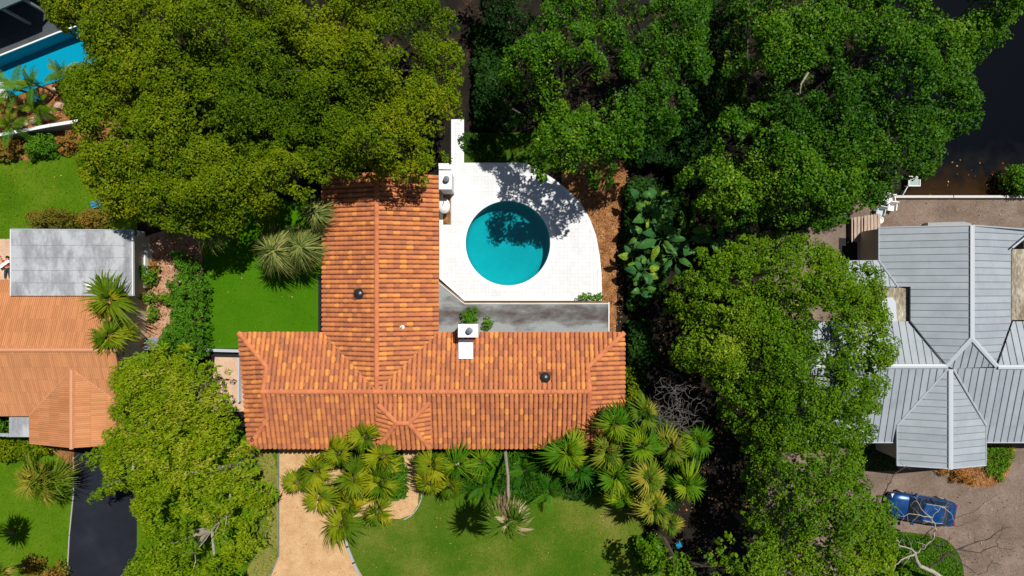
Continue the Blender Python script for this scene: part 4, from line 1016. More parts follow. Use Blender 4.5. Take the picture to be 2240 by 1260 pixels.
grove(mid, [
    (1640, 610, 'rounded light green tree beside the large leaf plants', TR, 'broadleaf_tree', None),
    (1800, 650, 'light green tree spreading over the metal roof corner', TR, 'broadleaf_tree', None),
    (1560, 760, 'lower light green tree edging the black shade by the tiled house', TR, 'broadleaf_tree', None),
    (1760, 840, 'thin leaved tree with grey metal roof glinting through it', TR, 'broadleaf_tree', None),
    (1720, 1010, 'green tree below the metal roof eave beside the gravel yard', TR, 'broadleaf_tree', None),
    (1850, 1140, 'bright green tree touching the front of the blue car', TR, 'broadleaf_tree', None),
    (1690, 1200, 'green tree at the bottom edge with gravel showing through gaps', TR, 'broadleaf_tree', None),
    (1500, 1270, 'shadowy green tree at the bottom corner of the front lawn', TR, 'broadleaf_tree', None)],
    4.8, 7.8, M['leaf_light'], spacing=.42, rr=(.26, .46), npl=50, leaf=(.18, .12), gap=.08, gapscale=.6, seedn=81, lumps=.9, tint0=.47, tamp=.45,
    holes=((1830, 720, 60, .5), (1790, 790, 50, .45), (1880, 860, 60, .45), (1760, 700, 30, .5), (1850, 1060, 50, .4), (1640, 1180, 30, .5), (1560, 1240, 40, .4)))
fern = [(268, 800), (300, 775), (345, 765), (345, 735), (400, 760), (450, 772), (492, 800), (515, 845), (545, 860), (538, 905), (545, 950), (560, 1000), (600, 1060), (606, 1092), (572, 1110), (592, 1150), (585, 1190), (540, 1222), (520, 1330), (284, 1330), (285, 1240), (330, 1180), (345, 1130), (300, 1100), (304, 1060), (258, 1072), (215, 1090), (208, 1074), (250, 1045), (245, 1010), (214, 985), (252, 962), (236, 930), (258, 890), (272, 860), (258, 832)]
grove(fern, [
    (390, 860, 'feathery bright green tree between the tan roof and tiled house', TR, 'feathery_tree', None),
    (300, 1000, 'feathery tree reaching a leafy limb over the black driveway', TR, 'feathery_tree', None),
    (480, 1040, 'spreading feathery tree beside the dry grass verge', TR, 'feathery_tree', None),
    (420, 1190, 'thinning feathery tree with pale bare twigs at the bottom edge', TR, 'feathery_tree', None)],
    3.6, 6.2, M['leaf_fern'], spacing=.4, rr=(.28, .46), npl=54, leaf=(.24, .08), gap=.12, gapscale=.7, seedn=101, lumps=.8, tint0=.5, tamp=.4, barkmat='palebark', aniso=(2.0, .5, 0), nrm=.45, flat_z=.4, erode=.05,
    holes=((440, 1110, 60, .65), (470, 1150, 50, .6), (280, 1040, 30, .4), (400, 1090, 30, .5), (460, 1180, 30, .5)))
# pale limbs lying on top of the crowns
def limb_group(root_name_idx, lines, mat, rad=.05, name='branch'):
    root = bpy.data.objects.get(root_name_idx)
    for ln in lines:
        pts = [P(a, b, z) for a, b, z in ln]; n_ = len(pts)
        MB().tube(pts, [rad * (1 - .75 * i / (n_ - 1)) for i in range(n_)], 6).build(name, mat, root)
ft = [o.name for o in bpy.data.objects if o.name.startswith('feathery_tree')]
limb_group(ft[1], [[(345, 1010, 5.6), (322, 1028, 5.7), (300, 1033, 5.8), (285, 1026, 5.9)], [(291, 1028, 5.8), (291, 1005, 5.9), (290, 985, 6.0)], [(300, 1034, 5.7), (262, 1050, 5.4), (225, 1068, 5.2)], [(262, 1022, 5.6), (280, 1005, 5.8), (268, 1000, 5.9)]], M['palebark'], .07)
limb_group(ft[2], [[(470, 1165, 5.4), (480, 1145, 5.6), (466, 1125, 5.8)], [(345, 1140, 5.0), (343, 1155, 5.2), (337, 1128, 5.4)], [(480, 1175, 5.4), (500, 1190, 5.6), (520, 1200, 5.7)], [(420, 1215, 5.5), (450, 1180, 5.7), (470, 1150, 5.9), (500, 1130, 6.0)], [(360, 1060, 5.9), (348, 1070, 6.0), (340, 1078, 6.0)], [(440, 1040, 6.2), (446, 1030, 6.3)]], M['palebark'], .04)
bt = {o['label']: o.name for o in bpy.data.objects if o.name.startswith('broadleaf_tree')}
def bl(s_): return next(v for k, v in bt.items() if s_ in k)
limb_group(bl('pale bare limb'), [[(1918, 48, 8.4), (1940, 52, 8.5), (1960, 58, 8.5), (1975, 65, 8.4)], [(1974, 65, 8.4), (1972, 80, 8.2), (1962, 96, 8.0)]], M['palebark'], .09)
limb_group(bl('deep dark hollows'), [[(1768, 158, 8.6), (1752, 185, 8.4), (1750, 205, 8.2)], [(1745, 205, 8.2), (1738, 212, 8.0)]], M['palebark'], .08)
limb_group(bl('above the banana'), [[(1344, 190, 8.3), (1348, 210, 8.2), (1352, 232, 8.0)]], M['palebark'], .06)
limb_group(bl('middle of the canal'), [[(1850, 230, 8.9), (1870, 238, 8.8), (1885, 246, 8.7)]], M['palebark'], .06)
limb_group(bl('greyish twigs'), [[(200, 25, 7.4), (206, 45, 7.6), (210, 60, 7.6)], [(190, 85, 7.0), (205, 70, 7.2), (215, 50, 7.4)]], M['palebark'], .06)

# hedges and shrubs
bush('hedge', [(372, 555), (395, 545), (425, 575), (442, 620), (440, 670), (443, 700), (448, 780), (370, 790), (345, 745), (372, 700), (378, 650), (365, 610), (395, 600)], 1.2, 2.6, M['leaf_hedge'], 'tall bright green hedge along the artificial turf', 'hedge', npl=44, seedn=201)
bush('hedge', [(310, 640), (380, 642), (378, 662), (312, 660)], .5, 1.1, M['leaf_hedge'], 'short clipped hedge block in the pink gravel bed', 'hedge', seedn=203, tint0=.7)
bush('shrub', [(304, 600), (318, 578), (334, 590), (336, 612), (320, 628)], .4, 1.3, M['leaf_hedge'], 'round green shrub beside the white screen', seedn=205, leaf=(.2, .1))
bush('shrub', [(318, 675), (340, 672), (345, 695), (325, 702)], .3, .9, M['leaf_hedge'], 'small yellow green shrub by the patio edge', seedn=207, tint0=.8)
bush('shrub', [(322, 572), (345, 575), (350, 595), (335, 600)], .3, .8, M['leaf_rust'], 'rusty red shrub in the pink gravel bed', seedn=209, tint0=.75)
bush('hedge', [(62, 465), (110, 458), (160, 470), (162, 498), (62, 500)], .5, 1.4, M['leaf_rust'], 'rusty green hedge against the flat grey roof', 'hedge', seedn=211, tint0=.35)
bush('hedge', [(166, 465), (200, 455), (236, 465), (240, 500), (170, 500)], .5, 1.3, M['leaf_rust'], 'dull brownish hedge beside the big olive tree', 'hedge', seedn=213, tint0=.42)
bush('shrub', [(962, 335), (985, 330), (987, 356), (963, 358)], .6, 1.6, M['leaf_olive'], 'clipped green shrub at the corner of the pool deck', seedn=215)
bush('shrub', [(1262, 650), (1285, 645), (1318, 648), (1322, 660), (1265, 660)], .4, 1.0, M['leaf_hedge'], 'low green shrub at the deck corner by the patio roof', seedn=217, tint0=.7)
bush('shrub', [(1008, 690), (1018, 676), (1040, 672), (1052, 690), (1048, 708), (1010, 706)], 2.8, 3.4, M['leaf_hedge'], 'leafy green plant rising behind the white chimney', seedn=219, tint0=.55, leaf=(.26, .09), rr=(.2, .34))
bush('shrub', [(1052, 690), (1070, 686), (1077, 705), (1066, 718), (1052, 712)], 2.8, 3.2, M['leaf_hedge'], 'small round plant beside the leafy one on the patio roof', seedn=221, tint0=.5, leaf=(.24, .08), rr=(.18, .3))
bush('shrub', [(1366, 800), (1385, 805), (1402, 850), (1395, 900), (1366, 905)], .8, 2.2, M['leaf_olive'], 'dense green shrub against the tiled house gable', seedn=223)
bush('shrub', [(2205, 375), (2225, 362), (2300, 360), (2300, 425), (2215, 422)], .3, 1.6, M['leaf_hedge'], 'bright green bush on the seawall beside the canal', seedn=225)
bush('shrub', [(42, 1228), (65, 1215), (84, 1232), (82, 1255), (50, 1258)], .4, 1.3, M['leaf_rust'], 'round orange brown shrub on the lower lawn', seedn=227, tint0=.72)
bush('shrub', [(98, 1248), (125, 1236), (145, 1250), (140, 1300), (100, 1300)], .4, 1.2, M['leaf_rust'], 'brownish shrub beside the black driveway edge', seedn=229, tint0=.55)
bush('hedge', [(-120, 962), (20, 960), (90, 968), (120, 985), (60, 1005), (-120, 1010)], .5, 1.3, M['leaf_olive'], 'yellow green hedge below the small canopy', 'hedge', seedn=231, tint0=.6)
bush('shrub', [(-60, 910), (18, 912), (18, 945), (-60, 945)], .6, 1.8, M['leaf_hedge'], 'green shrub enclosed beside the small pale canopy', seedn=233)
bush('shrub', [(2150, 975), (2215, 972), (2214, 1010), (2190, 1055), (2165, 1040)], .15, .5, M['leaf_hedge'], 'low green ground plant on the mulch island', seedn=235, tint0=.8, leaf=(.2, .05))
bush('shrub', [(2050, 1030), (2100, 1028), (2140, 1060), (2090, 1052)], .1, .3, M['leaf_rust'], 'dry orange ground plant at the edge of the mulch island', seedn=237, tint0=.85, leaf=(.2, .05))
bush('shrub', [(60, 300), (100, 290), (130, 310), (110, 345), (60, 345)], .2, .9, M['leaf_hedge'], 'low green shrub at the foot of the retaining wall', seedn=239, tint0=.55, leaf=(.24, .07))
bush('shrub', [(-20, 300), (40, 305), (50, 340), (-20, 345)], .3, .9, M['leaf_rust'], 'rust coloured shrub beside the upper lawn', seedn=241, tint0=.5)
bush('shrub', [(122, 300), (160, 290), (170, 320), (130, 332)], .3, .9, M['leaf_rust'], 'orange brown shrub under the end of the retaining wall', seedn=243, tint0=.8)
bush('shrub', [(110, 180), (200, 160), (215, 200), (200, 255), (150, 262), (140, 215)], .5, 1.5, M['leaf_olive'], 'green thicket beside the pale rocks of the rockery', seedn=245)
bush('shrub', [(885, 1000), (884, 1085), (850, 1090), (845, 990)], .25, .8, M['leaf_hedge'], 'green ground plants inside the bend of the garden path', seedn=247, tint0=.35, leaf=(.3, .07))
bush('shrub', [(1080, 985), (1200, 985), (1215, 1080), (1150, 1100), (1085, 1075)], .3, 1.2, M['leaf_hedge'], 'feathery deep green fern bank under the tiled eave', seedn=249, tint0=.25, leaf=(.34, .06), rr=(.25, .4))
bush('shrub', [(930, 985), (1080, 985), (1085, 1070), (960, 1078)], .3, .9, M['leaf_hedge'], 'green fern bank beside the garden path under small palms', seedn=251, tint0=.3, leaf=(.32, .06))
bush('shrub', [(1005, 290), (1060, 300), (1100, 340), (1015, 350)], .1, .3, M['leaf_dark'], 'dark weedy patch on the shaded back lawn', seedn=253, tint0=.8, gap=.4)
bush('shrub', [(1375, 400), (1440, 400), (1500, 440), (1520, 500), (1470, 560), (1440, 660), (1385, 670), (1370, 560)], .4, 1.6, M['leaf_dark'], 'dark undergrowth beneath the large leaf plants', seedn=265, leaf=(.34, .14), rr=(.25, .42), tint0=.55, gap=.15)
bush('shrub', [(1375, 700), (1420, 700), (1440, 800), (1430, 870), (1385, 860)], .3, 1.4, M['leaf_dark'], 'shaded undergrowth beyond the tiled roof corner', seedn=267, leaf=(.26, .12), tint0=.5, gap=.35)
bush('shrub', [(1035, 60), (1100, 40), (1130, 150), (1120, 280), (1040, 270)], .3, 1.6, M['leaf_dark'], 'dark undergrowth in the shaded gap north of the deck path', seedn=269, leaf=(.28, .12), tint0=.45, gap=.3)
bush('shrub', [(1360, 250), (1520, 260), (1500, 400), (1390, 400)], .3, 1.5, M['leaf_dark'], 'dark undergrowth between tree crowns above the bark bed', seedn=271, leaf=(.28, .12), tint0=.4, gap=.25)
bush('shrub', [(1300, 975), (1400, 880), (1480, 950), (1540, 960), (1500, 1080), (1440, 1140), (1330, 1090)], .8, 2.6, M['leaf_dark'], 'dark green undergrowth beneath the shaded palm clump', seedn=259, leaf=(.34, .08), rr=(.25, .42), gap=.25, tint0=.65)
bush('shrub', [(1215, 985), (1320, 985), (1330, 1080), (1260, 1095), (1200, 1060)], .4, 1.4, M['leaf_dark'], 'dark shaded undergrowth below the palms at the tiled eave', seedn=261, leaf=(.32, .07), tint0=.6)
bush('shrub', [(660, 1010), (760, 985), (870, 990), (860, 1085), (800, 1090), (760, 1120), (690, 1090), (650, 1060)], .3, 1.3, M['leaf_olive'], 'olive undergrowth beneath the yellow green palm clump', seedn=263, leaf=(.3, .07), gap=.5, tint0=.4)
bush('shrub', [(1945, 1165), (1990, 1172), (2010, 1200), (1985, 1235), (1990, 1270), (1940, 1275)], .3, 1.4, M['leaf_green'], 'loose green shrub at the foot of the leafless grey tree', seedn=257, leaf=(.18, .1), tint0=.3)
bush('shrub', [(1390, 1180), (1430, 1172), (1460, 1200), (1440, 1260), (1400, 1250)], .6, 1.8, M['leaf_green'], 'loose green shrub at the shaded corner of the front lawn', seedn=255, leaf=(.2, .13), gap=.2)

# ------------------------------------------------------------------ palms
def fan_frond(seed, pet=.75, blade=.95, nl=22, droop=.35, width=.075, spread=105):
    rd = random.Random(seed); mb = MB(); bend = rd.uniform(-.5, .5)
    mb.tube([(0, 0, 0), (pet * .5, 0, .05), (pet, 0, 0)], [.025, .018, .015], 4, False)
    for k in range(nl):
        if rd.random() < .08: continue
        a = R(-spread + 2 * spread * k / (nl - 1)) + rd.uniform(-.09, .09); l = blade * (1 - .28 * abs(math.sin(a * .5)) ** 2) * rd.uniform(.72, 1.06)
        dx, dy = math.cos(a), math.sin(a); px_, py_ = -dy, dx; vv = []
        sag = droop * rd.uniform(.4, 1.7); tw_ = rd.uniform(-.03, .03)
        for t_, w_ in ((.03, .3), (.45, 1), (.8, .62), (1, .06)):
            z_ = .07 * math.sin(t_ * 2.6) - sag * t_ ** 2.4; x_, y_ = pet + (dx - dy * bend * t_ * .6) * l * t_, (dy + dx * bend * t_ * .6) * l * t_
            zt_ = .012 * (1 if k % 2 else -1) * w_
            vv += [(x_ + px_ * width / 2 * w_, y_ + py_ * width / 2 * w_, z_ + zt_ + tw_), (x_ - px_ * width / 2 * w_, y_ - py_ * width / 2 * w_, z_ - zt_)]
        mb.add(vv, [(0, 1, 3, 2), (2, 3, 5, 4), (4, 5, 7, 6)])
    return mb
def feather_frond(seed, l=1.9, nl=26, droop=.7, ll=.5, width=.05):
    rd = random.Random(seed); mb = MB(); ps = [(l * t_, 0, .35 * math.sin(t_ * 2.2) * l * .4 - droop * t_ ** 2.2) for t_ in (0, .25, .5, .75, 1)]
    mb.tube(ps, [.025, .02, .016, .012, .006], 4, False)
    for k in range(nl):
        t_ = .15 + .85 * k / (nl - 1); x_ = l * t_; z_ = .35 * math.sin(t_ * 2.2) * l * .4 - droop * t_ ** 2.2
        le = ll * math.sin(math.pi * (.15 + .8 * t_)) * rd.uniform(.85, 1.1) + .08
        for sd_ in (-1, 1):
            a = R(58 - 25 * t_) * sd_ + rd.uniform(-.1, .1); dx, dy = math.cos(a), math.sin(a); px_, py_ = -dy * width / 2, dx * width / 2
            vv = []
            for q_, w_ in ((0, .5), (.45, 1), (1, .08)):
                vv += [(x_ + dx * le * q_ + px_ * w_, dy * le * q_ + py_ * w_, z_ + .05 * q_ - .3 * le * q_ ** 2), (x_ + dx * le * q_ - px_ * w_, dy * le * q_ - py_ * w_, z_ + .05 * q_ - .3 * le * q_ ** 2)]
            mb.add(vv, [(0, 1, 3, 2), (2, 3, 5, 4)])
    return mb
FR = {}
def fronds(kind, matn):
    k = (kind, matn)
    if k not in FR:
        if kind == 'fan': L_ = [fan_frond(i, pet=.35, blade=1.05, nl=19, width=.12, droop=.25 + .15 * i, spread=66) for i in range(6)]
        elif kind == 'droopfan': L_ = [fan_frond(10 + i, pet=.3, blade=1.15, nl=17, droop=.35 + .16 * i, width=.125, spread=52) for i in range(6)]
        elif kind == 'bigfan': L_ = [fan_frond(20 + i, pet=.8, blade=1.15, nl=26, droop=.4, width=.045, spread=80) for i in range(3)]
        else: L_ = [feather_frond(30 + i) for i in range(3)]
        FR[k] = [l.mesh('frond', M[matn]) for l in L_]
    return FR[k]
def palm(px, py, z, base=None, kind='fan', mat='palm_yellow', n_=17, sc=1.0, label='', dry=0, name='palm_tree', group=None, trunk_r=.11, pitch=(82, -25), lean=None, drymat='palm_dry', dpitch=(-60, -30)):
    c = P(px, py, z); b_ = P(*base, 0) if base else Vector((c.x, c.y, 0))
    root = empty(name, b_, label, 'palm tree', group)
    md = (b_ + c) / 2 + Vector((0, 0, 0)) + (Vector((.12, .1, 0)))
    MB().tube([b_ - Vector((0, 0, .05)), b_.lerp(md, .6), md, c.lerp(md, .4), c], [trunk_r * 1.5, trunk_r * 1.1, trunk_r, trunk_r, trunk_r * 1.2], 8).build('trunk', M['bark'] if mat != 'palm_mixed' else M['bark'], root)
    fm = fronds(kind, mat); fd = fronds(kind, drymat); tilt = Euler((random.uniform(-.45, .45), random.uniform(-.45, .45), 0)).to_matrix()
    for i in range(n_ + dry):
        dr = i >= n_; t_ = (i + .5) / n_ if not dr else 1.1
        pit = R(pitch[0] + (pitch[1] - pitch[0]) * t_ + random.uniform(-8, 8)) if not dr else R(random.uniform(*dpitch))
        az = i * 2.39996 + random.uniform(-.7, .7)
        me = random.choice(fd if dr else fm)
        o = bpy.data.objects.new('frond' if not dr else 'dry_frond', me); COL.objects.link(o); o.parent = root
        o.matrix_parent_inverse = world_matrix(root).inverted()
        o.location = c + Vector((math.cos(az) * .05, math.sin(az) * .05, random.uniform(-.1, .08))); o.rotation_euler = (tilt @ Euler((random.uniform(-.5, .5), -pit, az), 'XYZ').to_matrix()).to_euler()
        s_ = sc * random.uniform(.6, 1.25) * (.75 if t_ < .25 else 1); o.scale = (s_, s_, s_)
    return root
G1 = 'yellow green palms in front of the tiled house'
for px_, py_, z_, sc_, lb in (
    (800, 955, 4.6, .72, 'yellow palm whose top fronds lie over the orange eave'),
    (740, 990, 4.2, .8, 'green palm tight under the eave beside the driveway'),
    (838, 1000, 4.0, .9, 'palm under the eave next to the porch roof'),
    (690, 1030, 3.6, .8, 'palm leaning over the driveway near the eave'),
    (650, 1055, 3.2, .62, 'small palm with orange fronds furthest out on the driveway'),
    (770, 1048, 4.4, .9, 'full palm in the middle of the yellow green clump'),
    (835, 1055, 4.6, 1.05, 'largest starburst palm beside the garden path'),
    (700, 1090, 3.6, .9, 'palm at the driveway side of the clump'),
    (768, 1098, 3.4, .8, 'palm between two bare patches of tan paving'),
    (750, 1145, 3.0, 1.0, 'yellowest palm at the lower tip of the clump'),
    (826, 1120, 2.6, .72, 'small yellow palm where path meets driveway')):
    palm(px_, py_, z_, kind='droopfan', mat='palm_yellow', n_=13, sc=sc_, label=lb, group=G1)
G2 = 'small palms under the eave beside the garden path'
for px_, py_, z_, sc_, lb, mt in (
    (945, 1020, 3.0, .8, 'light green palm closest to the garden path by the eave', 'palm_yellow'),
    (940, 1055, 2.6, .72, 'bright low palm at the edge of the garden path', 'palm_yellow'),
    (1000, 1015, 3.0, .85, 'green palm under the eave behind the lone tall palm row', 'palm_green'),
    (985, 1062, 2.4, .7, 'yellowish palm on the lawn edge of the fern bank', 'palm_yellow'),
    (1050, 1010, 2.6, .8, 'darker palm beside the tall leaning trunk', 'palm_green')):
    palm(px_, py_, z_, kind='droopfan', mat=mt, n_=14, sc=sc_, label=lb, group=G2)
for px_, py_, z_, sc_, lb in ((1150, 1030, 1.6, .8, 'deep green feathery palm right of the tall leaning trunk'), (1060, 1060, 1.4, .6, 'deep green feathery palm left of the tall trunk foot'), (1200, 1075, 1.5, .7, 'deep green feathery palm beside the lawn in shade')):
    palm(px_, py_, z_, kind='feather', mat='palm_deep', n_=14, sc=sc_, label=lb.replace(' right of', ' just beyond').replace(' left of', ' near'), group='deep green palms of the fern bank')
G3 = 'palms at the shaded corner of the tiled house'
for px_, py_, z_, sc_, lb, mt, dr in (
    (1240, 985, 4.2, 1.15, 'green palm pushing over the orange eave', 'palm_green', 0),
    (1262, 1030, 3.2, 1.0, 'darker palm beneath the one over the eave', 'palm_deep', 1),
    (1345, 925, 5.4, 1.0, 'palm overlapping the corner of the tiled roof', 'palm_green', 2),
    (1410, 905, 5.0, .95, 'palm with pale tips beside the grey vine tangle', 'palm_mixed', 3),
    (1330, 985, 4.6, .95, 'palm with hanging grey fronds near the roof corner', 'palm_mixed', 4),
    (1400, 975, 5.6, 1.1, 'tall palm in the centre of the shaded clump', 'palm_green', 2),
    (1465, 975, 4.8, .95, 'palm with golden fronds under the vine tangle', 'palm_mixed', 2),
    (1525, 965, 4.8, .85, 'outlying palm with yellow fronds over the black shade', 'palm_green', 2),
    (1345, 1040, 4.2, 1.0, 'palm above the lawn edge with tan dead fronds', 'palm_green', 3),
    (1415, 1045, 4.8, 1.1, 'broad palm with straw coloured fronds mid clump', 'palm_mixed', 4),
    (1500, 1055, 4.4, 1.0, 'clean green palm beside the dark soil', 'palm_green', 0),
    (1360, 1090, 3.4, .8, 'low palm at the lawn side of the clump', 'palm_green', 3),
    (1430, 1110, 3.8, 1.0, 'palm drooping towards the shaded soil', 'palm_mixed', 2),
    (1465, 1145, 2.8, .7, 'small palm with one orange frond at the clump tip', 'palm_mixed', 1)):
    palm(px_, py_, z_, kind='fan', mat=mt, n_=15, sc=sc_ * .9, label=lb, group=G3, dry=dr, drymat='palm_grey' if 'grey' in lb else 'palm_dry')
palm(1112, 1140, 8.6, base=(1103, 972), kind='fan', mat='palm_mixed', n_=10, sc=.95, dry=13, dpitch=(-25, 25), label='lone tall palm with a leaning pale trunk and straw coloured fronds', trunk_r=.1, pitch=(70, -10))
for o in bpy.data.objects:
    if o.name.startswith('trunk') and o.parent and 'lone tall' in o.parent.get('label', ''): o.data.materials[0] = M['palebark']
palm(240, 655, 4.4, kind='droopfan', mat='palm_yellow', n_=14, sc=1.05, label='yellow green palm leaning over the flat grey roof corner', base=(300, 665))
palm(240, 735, 4.4, kind='droopfan', mat='palm_yellow', n_=15, sc=.95, label='yellow green palm over the end of the tan ridge', base=(300, 740))
palm(92, 1048, 2.6, kind='bigfan', mat='palm_mixed', n_=20, sc=1.15, label='wide spiky palm between the lower lawn and black driveway', pitch=(70, -15))
palm(100, 1038, 2.2, kind='bigfan', mat='palm_yellow', n_=9, sc=.95, label='yellowish young palm crowding the wide spiky one', pitch=(55, 5))
palm(-40, 1160, 5.0, kind='fan', mat='palm_green', n_=14, sc=.8, label='palm just past the edge of the lower lawn casting a dark shadow', base=(30, 1165))
palm(2, 1250, 5.2, base=(62, 1235), kind='fan', mat='palm_mixed', n_=12, sc=.6, label='leaning pale trunked palm at the corner of the lower lawn')
G4 = 'feathery palms of the rockery by the blue pool'
for px_, py_, z_, sc_, lb in ((30, 195, 1.9, .75, 'feathery palm at the pool edge near the picture corner'), (72, 185, 2.2, .8, 'feathery palm standing highest against the blue water'), (80, 230, 1.4, .6, 'feathery palm among rocks above the retaining wall'),
                               (10, 235, 1.8, .75, 'golden feathery palm over the orange rocks'), (143, 160, 1.6, .6, 'single slim palm cutting across the blue water'), (25, 270, 1.6, .7, 'low feathery palm beside the retaining wall end')):
    palm(px_, py_, z_, kind='feather', mat='palm_green' if 'golden' not in lb else 'palm_mixed', n_=13, sc=sc_, label=lb, group=G4, trunk_r=.08)

# strap-leaved (ponytail) plants
def strap_plant(px, py, z, r_, n_, label, az0=0, az1=360, base=None):
    c = P(px, py, z); root = empty('ponytail_palm', (c.x, c.y, 0), label, 'palm tree', 'grey green strap leaved palms under the olive trees')
    MB().tube([(c.x, c.y, 0), (c.x, c.y, z * .5), (c.x, c.y, z)], [.25, .16, .12], 8).build('trunk', M['bark'], root)
    Q, tv = [], []
    for i in range(n_):
        a = R(random.uniform(az0, az1)); el = random.uniform(-.1, 1.3); l = r_ * random.uniform(.75, 1.1); dx, dy = math.cos(a), math.sin(a)
        p0 = Vector((c.x, c.y, z)) + Vector((random.uniform(-.12, .12), random.uniform(-.12, .12), random.uniform(-.15, .15))); w_ = random.uniform(.025, .045); t_ = random.random()
        ps = []
        cr = random.uniform(-.25, .25)
        for s_ in (0, .2, .4, .6, .8, 1):
            rr_ = l * (s_ * math.cos(el) * (1 - .25 * s_) + .35 * s_ * s_); zz = l * (s_ * math.sin(el) - (.75 + .3 * math.sin(el)) * s_ * s_)
            ps.append(p0 + Vector((dx * rr_ - dy * cr * rr_ * s_, dy * rr_ + dx * cr * rr_ * s_, zz)))
        for k in range(5):
            w0, w1 = w_ * (1 - (k / 5) ** 2), w_ * (1 - ((k + 1) / 5) ** 2) + .004
            sv = Vector((-dy, dx, 0)); Q.append([ps[k] - sv * w0, ps[k] + sv * w0, ps[k + 1] + sv * w1, ps[k + 1] - sv * w1]); tv.append(min(1, max(0, t_ + random.uniform(-.1, .1))))
    quads_object('leaves', np.array([[list(v) for v in q_] for q_ in Q]), np.array(tv), M['strap'], root)
strap_plant(602, 548, 3.6, 1.9, 420, 'big grey green strap leaved palm spilling onto the artificial turf')
strap_plant(660, 540, 3.7, 1.75, 360, 'grey green strap leaved palm touching the tiled roof edge')
strap_plant(692, 466, 4.6, 1.2, 230, 'small strap leaved palm resting over the tiled roof edge')
strap_plant(452, 510, 4.6, 1.25, 230, 'strap leaved palm half hidden at the turf corner')
strap_plant(375, 500, 3.0, .9, 90, 'dim strap leaved palm under the dense canopy')

# large leaf plants
def broad_leaf(seed, l=1.3, w=.5, heart=False):
    rd = random.Random(seed); mb = MB(); n_ = 7; vv = []
    mb.tube([(0, 0, 0), (.4, 0, .12), (.7, 0, .1)], [.03, .02, .015], 4, False)
    for i in range(n_ + 1):
        t_ = i / n_; x_ = .6 + l * t_; z_ = .1 + .1 * math.sin(t_ * 3) - .45 * t_ ** 2
        hw = w / 2 * (math.sin(math.pi * (t_ ** (.55 if heart else .8))) ** .7 + .03) * rd.uniform(.88, 1.1)
        vv += [(x_, -hw, z_ - .12 * hw / w + rd.uniform(-.03, .03)), (x_, 0, z_ + .04), (x_, hw, z_ - .12 * hw / w + rd.uniform(-.03, .03))]
    mb.add(vv, [f for i in range(n_) for f in ((3 * i, 3 * i + 1, 3 * i + 4, 3 * i + 3), (3 * i + 1, 3 * i + 2, 3 * i + 5, 3 * i + 4))])
    return mb
BL = [broad_leaf(i, 1.25, .5).mesh('large_leaf', M['broad']) for i in range(3)]; HL = [broad_leaf(9 + i, .95, .72, True).mesh('large_leaf', M['broad']) for i in range(3)]
for px_, py_, z_, n_, sc_, hl, lb in (
    (1450, 520, 3.2, 13, 1.0, False, 'banana plant with bright yellow green middle leaves'),
    (1500, 510, 3.0, 10, .95, False, 'banana plant against the light green tree edge'),
    (1420, 470, 2.8, 9, .8, True, 'large leaf plant emerging from black shade at the top of the bed'),
    (1405, 520, 2.6, 9, .8, True, 'bluish large leaf plant beside the bark strip'),
    (1410, 590, 2.4, 9, .8, True, 'bluish large leaf plant in the middle of the black shade'),
    (1405, 630, 2.2, 6, .75, True, 'last bluish large leaf plant above the tiled roof corner'),
    (1560, 520, 3.4, 8, .85, True, 'large leaf plant squeezed between two tree crowns'),
    (1610, 500, 3.6, 6, .8, True, 'large leaf plant under the canal side tree'),
    (1475, 560, 2.6, 10, .8, False, 'banana plant at the lower edge of the bed touching the light green tree'),
    (1440, 440, 2.4, 8, .8, True, 'large leaf plant below the canopy edge above the banana plants'),
    (1385, 560, 2.0, 7, .7, True, 'large leaf plant closest to the bark strip'),
    (1400, 440, 2.4, 4, .7, True, 'drooping large leaf plant in deep shade beside the bark bed')):
    c = P(px_, py_, z_); root = empty('banana_plant' if not hl else 'elephant_ear_plant', (c.x, c.y, 0), lb, 'plant', 'large leaf plants between the trees')
    MB().tube([(c.x, c.y, 0), (c.x + .05, c.y, z_ * .5), (c.x, c.y, z_)], [.13, .1, .07], 7).build('stalk', M['leaf_hedge'], root)
    for i in range(n_):
        o = bpy.data.objects.new('large_leaf', random.choice(HL if hl else BL)); COL.objects.link(o); o.parent = root; o.matrix_parent_inverse = world_matrix(root).inverted()
        az = i * 2.4 + random.uniform(-.3, .3)
        o.location = c + Vector((0, 0, -random.uniform(0, .5))); o.rotation_euler = Euler((random.uniform(-.5, .5), -R(random.uniform(-5, 55)), az)); s_ = sc_ * random.uniform(.75, 1.1); o.scale = (s_,) * 3

